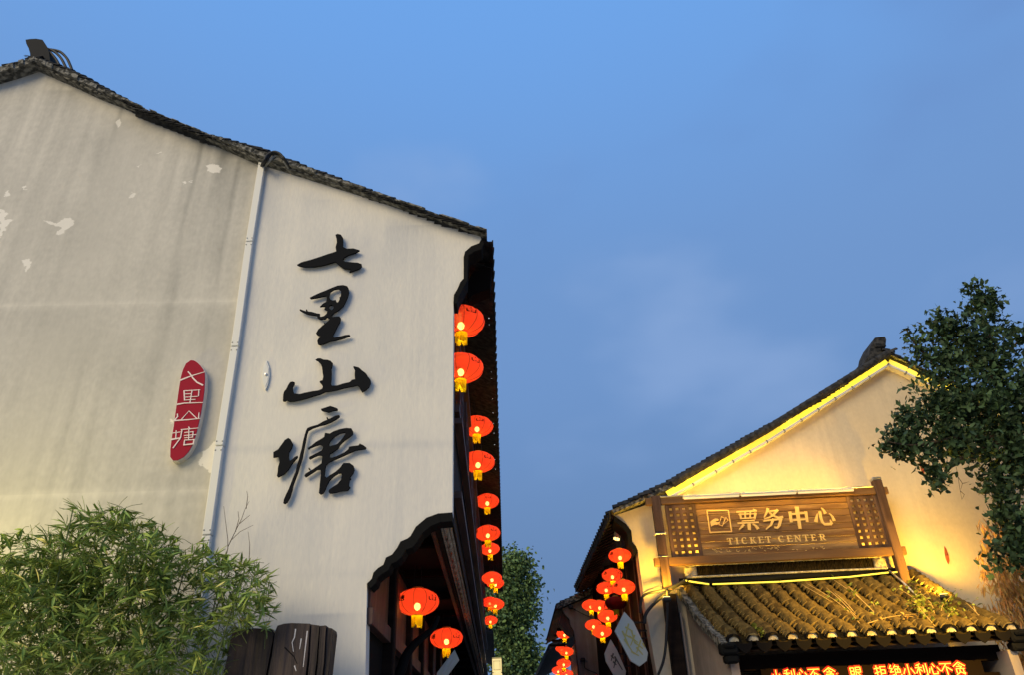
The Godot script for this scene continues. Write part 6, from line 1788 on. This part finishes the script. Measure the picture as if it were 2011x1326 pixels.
func plants() -> void:
	for k in ["lance", "fan", "oval"]: protos_leaf[k] = leaf_mesh(k)
	bamboo("bamboo clump at the picture's left edge, brightest under the flood lamp", pa([-3.600, 2.887, -3.409, 2.932, -3.374, 2.990, -3.312, 2.953, -3.298, 3.087, -3.242, 3.099, -3.135, 3.004, -3.056, 2.903, -2.947, 2.883, -2.856, 2.794, -2.772, 2.592, -2.629, 2.077, -3.349, 2.102]), 700, [[-3.5, -3.42, 2.95], [-3.7, -3.6, 2.85], [-3.3, -3.2, 2.75], [-3.1, -3.05, 2.6]], -5.55, -4.9, 101)
	bamboo("tallest bamboo clump, rising in front of the grey wall below the plaque", pa([-3.059, 2.880, -3.058, 3.049, -2.995, 3.109, -2.945, 3.191, -2.844, 3.217, -2.756, 3.229, -2.620, 3.181, -2.487, 3.147, -2.435, 3.153, -2.314, 3.087, -2.315, 2.997, -2.227, 2.906, -2.257, 2.785, -2.252, 2.583, -2.183, 2.065, -2.800, 2.086]), 850, [[-2.9, -2.85, 3.15], [-2.75, -2.62, 3.2], [-2.6, -2.45, 3.1], [-2.95, -2.98, 2.9]], -5.6, -4.95, 102)
	bamboo("thin bamboo clump reaching right over the timber slabs", pa([-2.384, 2.800, -2.330, 2.885, -2.237, 2.953, -2.123, 2.914, -2.028, 2.979, -1.960, 2.891, -1.857, 2.916, -1.766, 2.903, -1.685, 2.829, -1.598, 2.757, -1.612, 2.672, -1.553, 2.569, -1.639, 2.489, -1.559, 2.399, -1.732, 2.417, -1.828, 2.382, -1.851, 2.313, -1.849, 2.194, -1.810, 2.056, -2.237, 2.070]), 420, [[-2.35, -2.2, 2.85], [-2.2, -1.9, 2.8], [-2.1, -1.7, 2.75], [-2.4, -2.3, 2.6]], -5.65, -5.1, 103)
	# bare twigs above the right clump
	var st := mb()
	for l in [[Vector3(-2.062, 3.057, -5.800), Vector3(-2.073, 3.128, -5.800), Vector3(-2.117, 3.289, -5.800), Vector3(-2.145, 3.392, -5.800)], [Vector3(-2.064, 3.069, -5.800), Vector3(-2.032, 3.166, -5.800), Vector3(-1.990, 3.285, -5.800), Vector3(-1.973, 3.366, -5.800), Vector3(-1.949, 3.428, -5.800)], [Vector3(-2.004, 3.245, -5.800), Vector3(-1.962, 3.284, -5.800), Vector3(-1.926, 3.316, -5.800)], [Vector3(-2.055, 3.111, -5.800), Vector3(-1.987, 3.185, -5.800), Vector3(-1.891, 3.234, -5.800)], [Vector3(-1.965, 3.366, -5.800), Vector3(-1.967, 3.470, -5.800), Vector3(-1.981, 3.512, -5.800)], [Vector3(-1.886, 2.966, -5.800), Vector3(-1.898, 3.083, -5.800), Vector3(-1.924, 3.183, -5.800)], [Vector3(-2.023, 3.186, -5.800), Vector3(-2.010, 3.286, -5.800), Vector3(-2.026, 3.348, -5.800)]]:
		tube(st, l, 0.0035, 0.0015, 4)
	tube(st, [Vector3(-2.2, 1.5, -5.8), Vector3(-2.062, 3.057, -5.800)], 0.006, 0.0035, 4)
	tag(part("bare_twig", done(st), M.twig, self), "bare forked twigs against the white wall above the bamboo", "twig")

	# ginkgo before the ticket office, its crown reaching in from the right
	var G := -8.4
	leafy_tree("ginkgo_tree", "dark ginkgo tree in front of the ticket office's right end", "tree", "fan", "ginkgo_leaf", [
		[Vector3(6.701, 6.751, -8.400), 0.26, 1.1], [Vector3(6.044, 6.366, -8.400), 0.25, 0.9], [Vector3(6.382, 6.046, -8.400), 0.44, 1.0], [Vector3(5.844, 5.760, -8.400), 0.30, 1.1], [Vector3(6.198, 5.244, -8.400), 0.50, 1.0], [Vector3(5.657, 5.190, -8.400), 0.34, 1.0], [Vector3(5.228, 5.064, -8.400), 0.22, 1.0], [Vector3(4.988, 4.800, -8.400), 0.20, 0.8],
		[Vector3(4.802, 4.753, -8.400), 0.09, 0.8], [Vector3(5.691, 4.713, -8.400), 0.36, 0.9], [Vector3(5.167, 4.663, -8.400), 0.18, 0.5], [Vector3(4.933, 4.617, -8.400), 0.10, 0.5], [Vector3(5.303, 4.399, -8.400), 0.17, 1.0], [Vector3(5.257, 4.198, -8.400), 0.09, 1.1], [Vector3(6.264, 4.630, -8.400), 0.42, 1.1], [Vector3(6.014, 4.125, -8.400), 0.26, 1.0], [Vector3(6.000, 3.760, -8.400), 0.26, 1.2], [Vector3(5.870, 3.413, -8.400), 0.22, 1.0], [Vector3(5.657, 3.318, -8.400), 0.10, 0.7],
		[Vector3(6.082, 3.580, -8.400), 0.24, 1.6], [Vector3(7.085, 6.181, -8.400), 0.14, 0.8], [Vector3(6.734, 5.442, -8.400), 0.30, 1.2], [Vector3(5.539, 6.301, -8.400), 0.06, 0.7], [Vector3(5.576, 6.130, -8.400), 0.09, 0.8], [Vector3(5.635, 5.991, -8.400), 0.12, 1.0], [Vector3(6.869, 6.344, -8.400), 0.10, 1.0], [Vector3(5.345, 5.446, -8.400), 0.05, 0.8], [Vector3(6.747, 4.484, -8.400), 0.5, 1.4], [Vector3(7.372, 5.867, -8.400), 0.4, 1.2]], 1050.0, 0.048,
		[Vector3(6.3, 0, -8.7), Vector3(6.2, 2.2, -8.7), Vector3(6.528, 3.922, -8.600), Vector3(6.490, 5.070, -8.500), Vector3(6.729, 6.567, -8.500)], 0.10,
		[[Vector3(6.218, 4.764, -8.400), Vector3(5.679, 4.760, -8.350), Vector3(5.116, 4.658, -8.300), Vector3(4.758, 4.715, -8.300)], [Vector3(6.253, 5.034, -8.400), Vector3(5.946, 5.465, -8.400), Vector3(5.604, 6.067, -8.400), Vector3(5.537, 6.340, -8.400)], [Vector3(6.365, 5.525, -8.400), Vector3(6.773, 5.910, -8.450), Vector3(7.234, 6.313, -8.500)], [Vector3(6.194, 4.698, -8.400), Vector3(5.614, 4.486, -8.400), Vector3(5.263, 4.180, -8.400)]], 0.055, 201)
	# a dead twig hanging below the ginkgo
	st = mb()
	tube(st, curve([Vector3(5.699, 4.471, -8.600), Vector3(5.681, 4.361, -8.600), Vector3(5.652, 4.201, -8.600), Vector3(5.630, 4.063, -8.600)], 4), 0.004, 0.002, 4)
	tube(st, [Vector3(5.681, 4.341, -8.600), Vector3(5.705, 4.263, -8.600), Vector3(5.660, 4.188, -8.600)], 0.0045, 0.002, 4)
	tube(st, [Vector3(5.648, 4.169, -8.600), Vector3(5.682, 4.124, -8.600), Vector3(5.641, 4.075, -8.600)], 0.0045, 0.002, 4)
	tag(part("hanging_twig", done(st), M.twig, self), "dead twig dangling below the ginkgo's crown", "twig")
	# camphor tree at the end of the street
	leafy_tree("street_tree", "broad green tree at the end of the street between the eaves", "tree", "oval", "broad_leaf", [
		[Vector3(0.706, 9.624, -38.000), 0.99, 1.0], [Vector3(1.280, 9.855, -38.000), 0.68, 0.8], [Vector3(1.569, 8.853, -38.000), 0.68, 0.9], [Vector3(0.656, 8.156, -38.000), 1.26, 1.0], [Vector3(1.394, 7.773, -38.000), 0.68, 0.9], [Vector3(0.609, 6.744, -38.000), 1.17, 1.0], [Vector3(1.001, 7.313, -38.000), 0.68, 0.6], [Vector3(1.191, 5.925, -38.000), 0.90, 0.8], [Vector3(1.732, 5.524, -38.000), 0.50, 0.6], [Vector3(0.563, 5.386, -38.000), 1.17, 0.9], [Vector3(1.259, 4.700, -38.000), 0.81, 0.8], [Vector3(-0.357, 7.712, -38.000), 1.44, 1.2]], 230.0, 0.165,
		[Vector3(0.5, 0, -38), Vector3(0.45, 4, -38), Vector3(0.4, 8, -38), Vector3(0.5, 10, -38)], 0.25,
		[[Vector3(0.45, 5, -38), Vector3(1.0, 6, -38), Vector3(1.6, 6.6, -38)], [Vector3(0.45, 7, -38), Vector3(0.9, 8.5, -38), Vector3(1.2, 9.6, -38)]], 0.24, 301)
	# dry, warmly lit bamboo between the ginkgo and the ticket office
	rng.seed = 401
	var a := thing("dry_bamboo", "dry yellow-brown drooping bamboo under the ginkgo by the canopy's right end", "bamboo")
	var spots := []; var tints := []
	var poly := pa([2.920, 3.800, 3.121, 4.015, 3.072, 3.697, 3.118, 3.477, 3.370, 3.558, 3.986, 4.038, 3.203, 2.055, 2.529, 2.082, 2.834, 2.528, 2.738, 2.671, 2.612, 2.818, 2.789, 2.983, 2.742, 3.282])
	var extra := pa([2.661, 3.406, 2.843, 3.398, 2.892, 3.275, 2.671, 3.255])
	for i in 1500:
		var src := poly if i < 1440 else extra
		var p := Vector2(rng.randf_range(2.6, 4.3), rng.randf_range(1.9, 4.0))
		if not Geometry2D.is_point_in_polygon(p, src): continue
		var w := RT * Vector3(p.x, p.y, rng.randf_range(0.45, 1.0))
		for k in rng.randi_range(6, 10):
			var d := Vector3(rng.randf_range(-0.5, 0.5), rng.randf_range(-1.2, -0.3), rng.randf_range(-0.3, 0.5)).normalized()
			var s := rng.randf_range(0.08, 0.16)
			spots.append(Transform3D(facing(d, rng.randf_range(-1, 1)).scaled_local(Vector3.ONE * s), w + Vector3(rng.randfn(), rng.randfn(), rng.randfn()) * 0.03))
			var g := rng.randf_range(0.6, 1.3)
			tints.append(Color(g, g * rng.randf_range(0.8, 1.1), g))
	for k in 6:
		st = mb(false)
		var f := RT * Vector3(3.0 + k * 0.16, 0, 0.7)
		tube(st, curve([f, f + Vector3(0.02, 1.8, 0), f + Vector3(-0.1 + k * 0.02, 3.2 + 0.1 * (k % 3), 0.05)], 5), 0.014, 0.005, 6)
		part("culm", done(st), M.dry_stalk, a)
	scatter("foliage", protos_leaf.lance, M.dry_leaf, spots, tints, a)
	weeds()

func weed(label: String, stalks: Array, leafy: int, spread: float, m: String, seed_: int) -> void:
	rng.seed = seed_
	var a := thing("roof_weed", label, "weed", "weeds growing on the canopy tiles")
	var spots := []; var tints := []
	for s in stalks:
		var st := mb(false)
		tube(st, curve(s, 4), 0.007, 0.002, 5)
		part("stalk", done(st), M.dry_stalk, a)
	for i in leafy:
		var s: Array = stalks[rng.randi() % stalks.size()]
		var p: Vector3 = s[0].lerp(s[-1], rng.randf_range(0.25, 1.0)) + Vector3(rng.randfn(), rng.randfn(), rng.randfn()) * spread
		var d := Vector3(rng.randf_range(-1, 1), rng.randf_range(-0.3, 0.9), rng.randf_range(-0.6, 1)).normalized()
		spots.append(Transform3D(facing(d, rng.randf_range(-1, 1)).scaled_local(Vector3.ONE * rng.randf_range(0.03, 0.07)), p))
		var g := rng.randf_range(0.6, 1.3)
		tints.append(Color(g, g, g))
	if spots: scatter("foliage", protos_leaf.oval, M[m], spots, tints, a)

func cp(u: float, v: float, up := 0.0) -> Vector3: return RT * (canopy_point(u, v) + Vector3(0, up, 0))

func weeds() -> void:
	weed("leafy yellow-green weed clump on the canopy's right rows", [[cp(1.98, 0.75), cp(1.95, 0.62, 0.16), cp(1.85, 0.55, 0.25)], [cp(2.0, 0.75), cp(2.05, 0.7, 0.15), cp(2.0, 0.6, 0.28)], [cp(2.05, 0.78), cp(2.15, 0.72, 0.12), cp(2.35, 0.66, 0.2)], [cp(2.02, 0.85), cp(2.1, 0.84, 0.1), cp(2.25, 0.8, 0.12)], [cp(1.97, 0.8), cp(1.9, 0.75, 0.12), cp(1.82, 0.7, 0.2)]], 170, 0.05, "weed_leaf", 501)
	weed("bundle of long dry stalks leaning left on the canopy's middle rows", [[cp(1.16, 0.66), cp(1.04, 0.5, 0.1), cp(0.88, 0.25, 0.16)], [cp(1.17, 0.66), cp(1.08, 0.5, 0.12), cp(0.92, 0.3, 0.2)], [cp(1.18, 0.66), cp(1.12, 0.55, 0.14), cp(1.07, 0.42, 0.22)], [cp(1.2, 0.66), cp(1.17, 0.55, 0.12), cp(1.13, 0.46, 0.18)], [cp(1.14, 0.72), cp(1.1, 0.68, 0.06), cp(1.08, 0.62, 0.1)]], 14, 0.03, "weed_leaf", 502)
	weed("tall single weed with a budding head on the canopy's middle rows", [[cp(1.42, 0.68), cp(1.38, 0.5, 0.14), cp(1.30, 0.22, 0.2)], [cp(1.42, 0.66), cp(1.46, 0.6, 0.1), cp(1.49, 0.55, 0.12)], [cp(1.40, 0.5, 0.12), cp(1.36, 0.45, 0.2), cp(1.34, 0.42, 0.24)]], 22, 0.025, "weed_leaf", 503)
	weed("short upright dry stem near the canopy eave, right of the middle", [[cp(1.80, 0.96), cp(1.77, 0.9, 0.12), cp(1.76, 0.84, 0.2)]], 6, 0.02, "weed_leaf", 504)
	weed("forked dry stem near the canopy eave's right end", [[cp(2.38, 0.93), cp(2.36, 0.88, 0.12), cp(2.34, 0.82, 0.2)], [cp(2.36, 0.88, 0.12), cp(2.42, 0.82, 0.2), cp(2.52, 0.8, 0.22)]], 5, 0.02, "weed_leaf", 505)
	weed("short dry stem by the canopy eave's middle", [[cp(1.02, 0.95), cp(0.99, 0.9, 0.1), cp(0.98, 0.84, 0.17)]], 4, 0.02, "weed_leaf", 506)
	weed("bright green tuft on the second row near the canopy eave's left end", [[cp(-0.18, 0.97), cp(-0.17, 0.95, 0.05), cp(-0.16, 0.93, 0.07)]], 26, 0.02, "weed_leaf", 507)
	weed("dry tangle lying across the rows near the canopy eave", [[cp(1.1, 0.9, 0.06), cp(1.4, 0.86, 0.1), cp(1.75, 0.84, 0.11)], [cp(1.5, 0.9, 0.05), cp(1.58, 0.86, 0.1), cp(1.7, 0.88, 0.08)], [cp(1.5, 0.84, 0.05), cp(1.46, 0.88, 0.08), cp(1.5, 0.93, 0.1)]], 16, 0.03, "dry_leaf", 508)
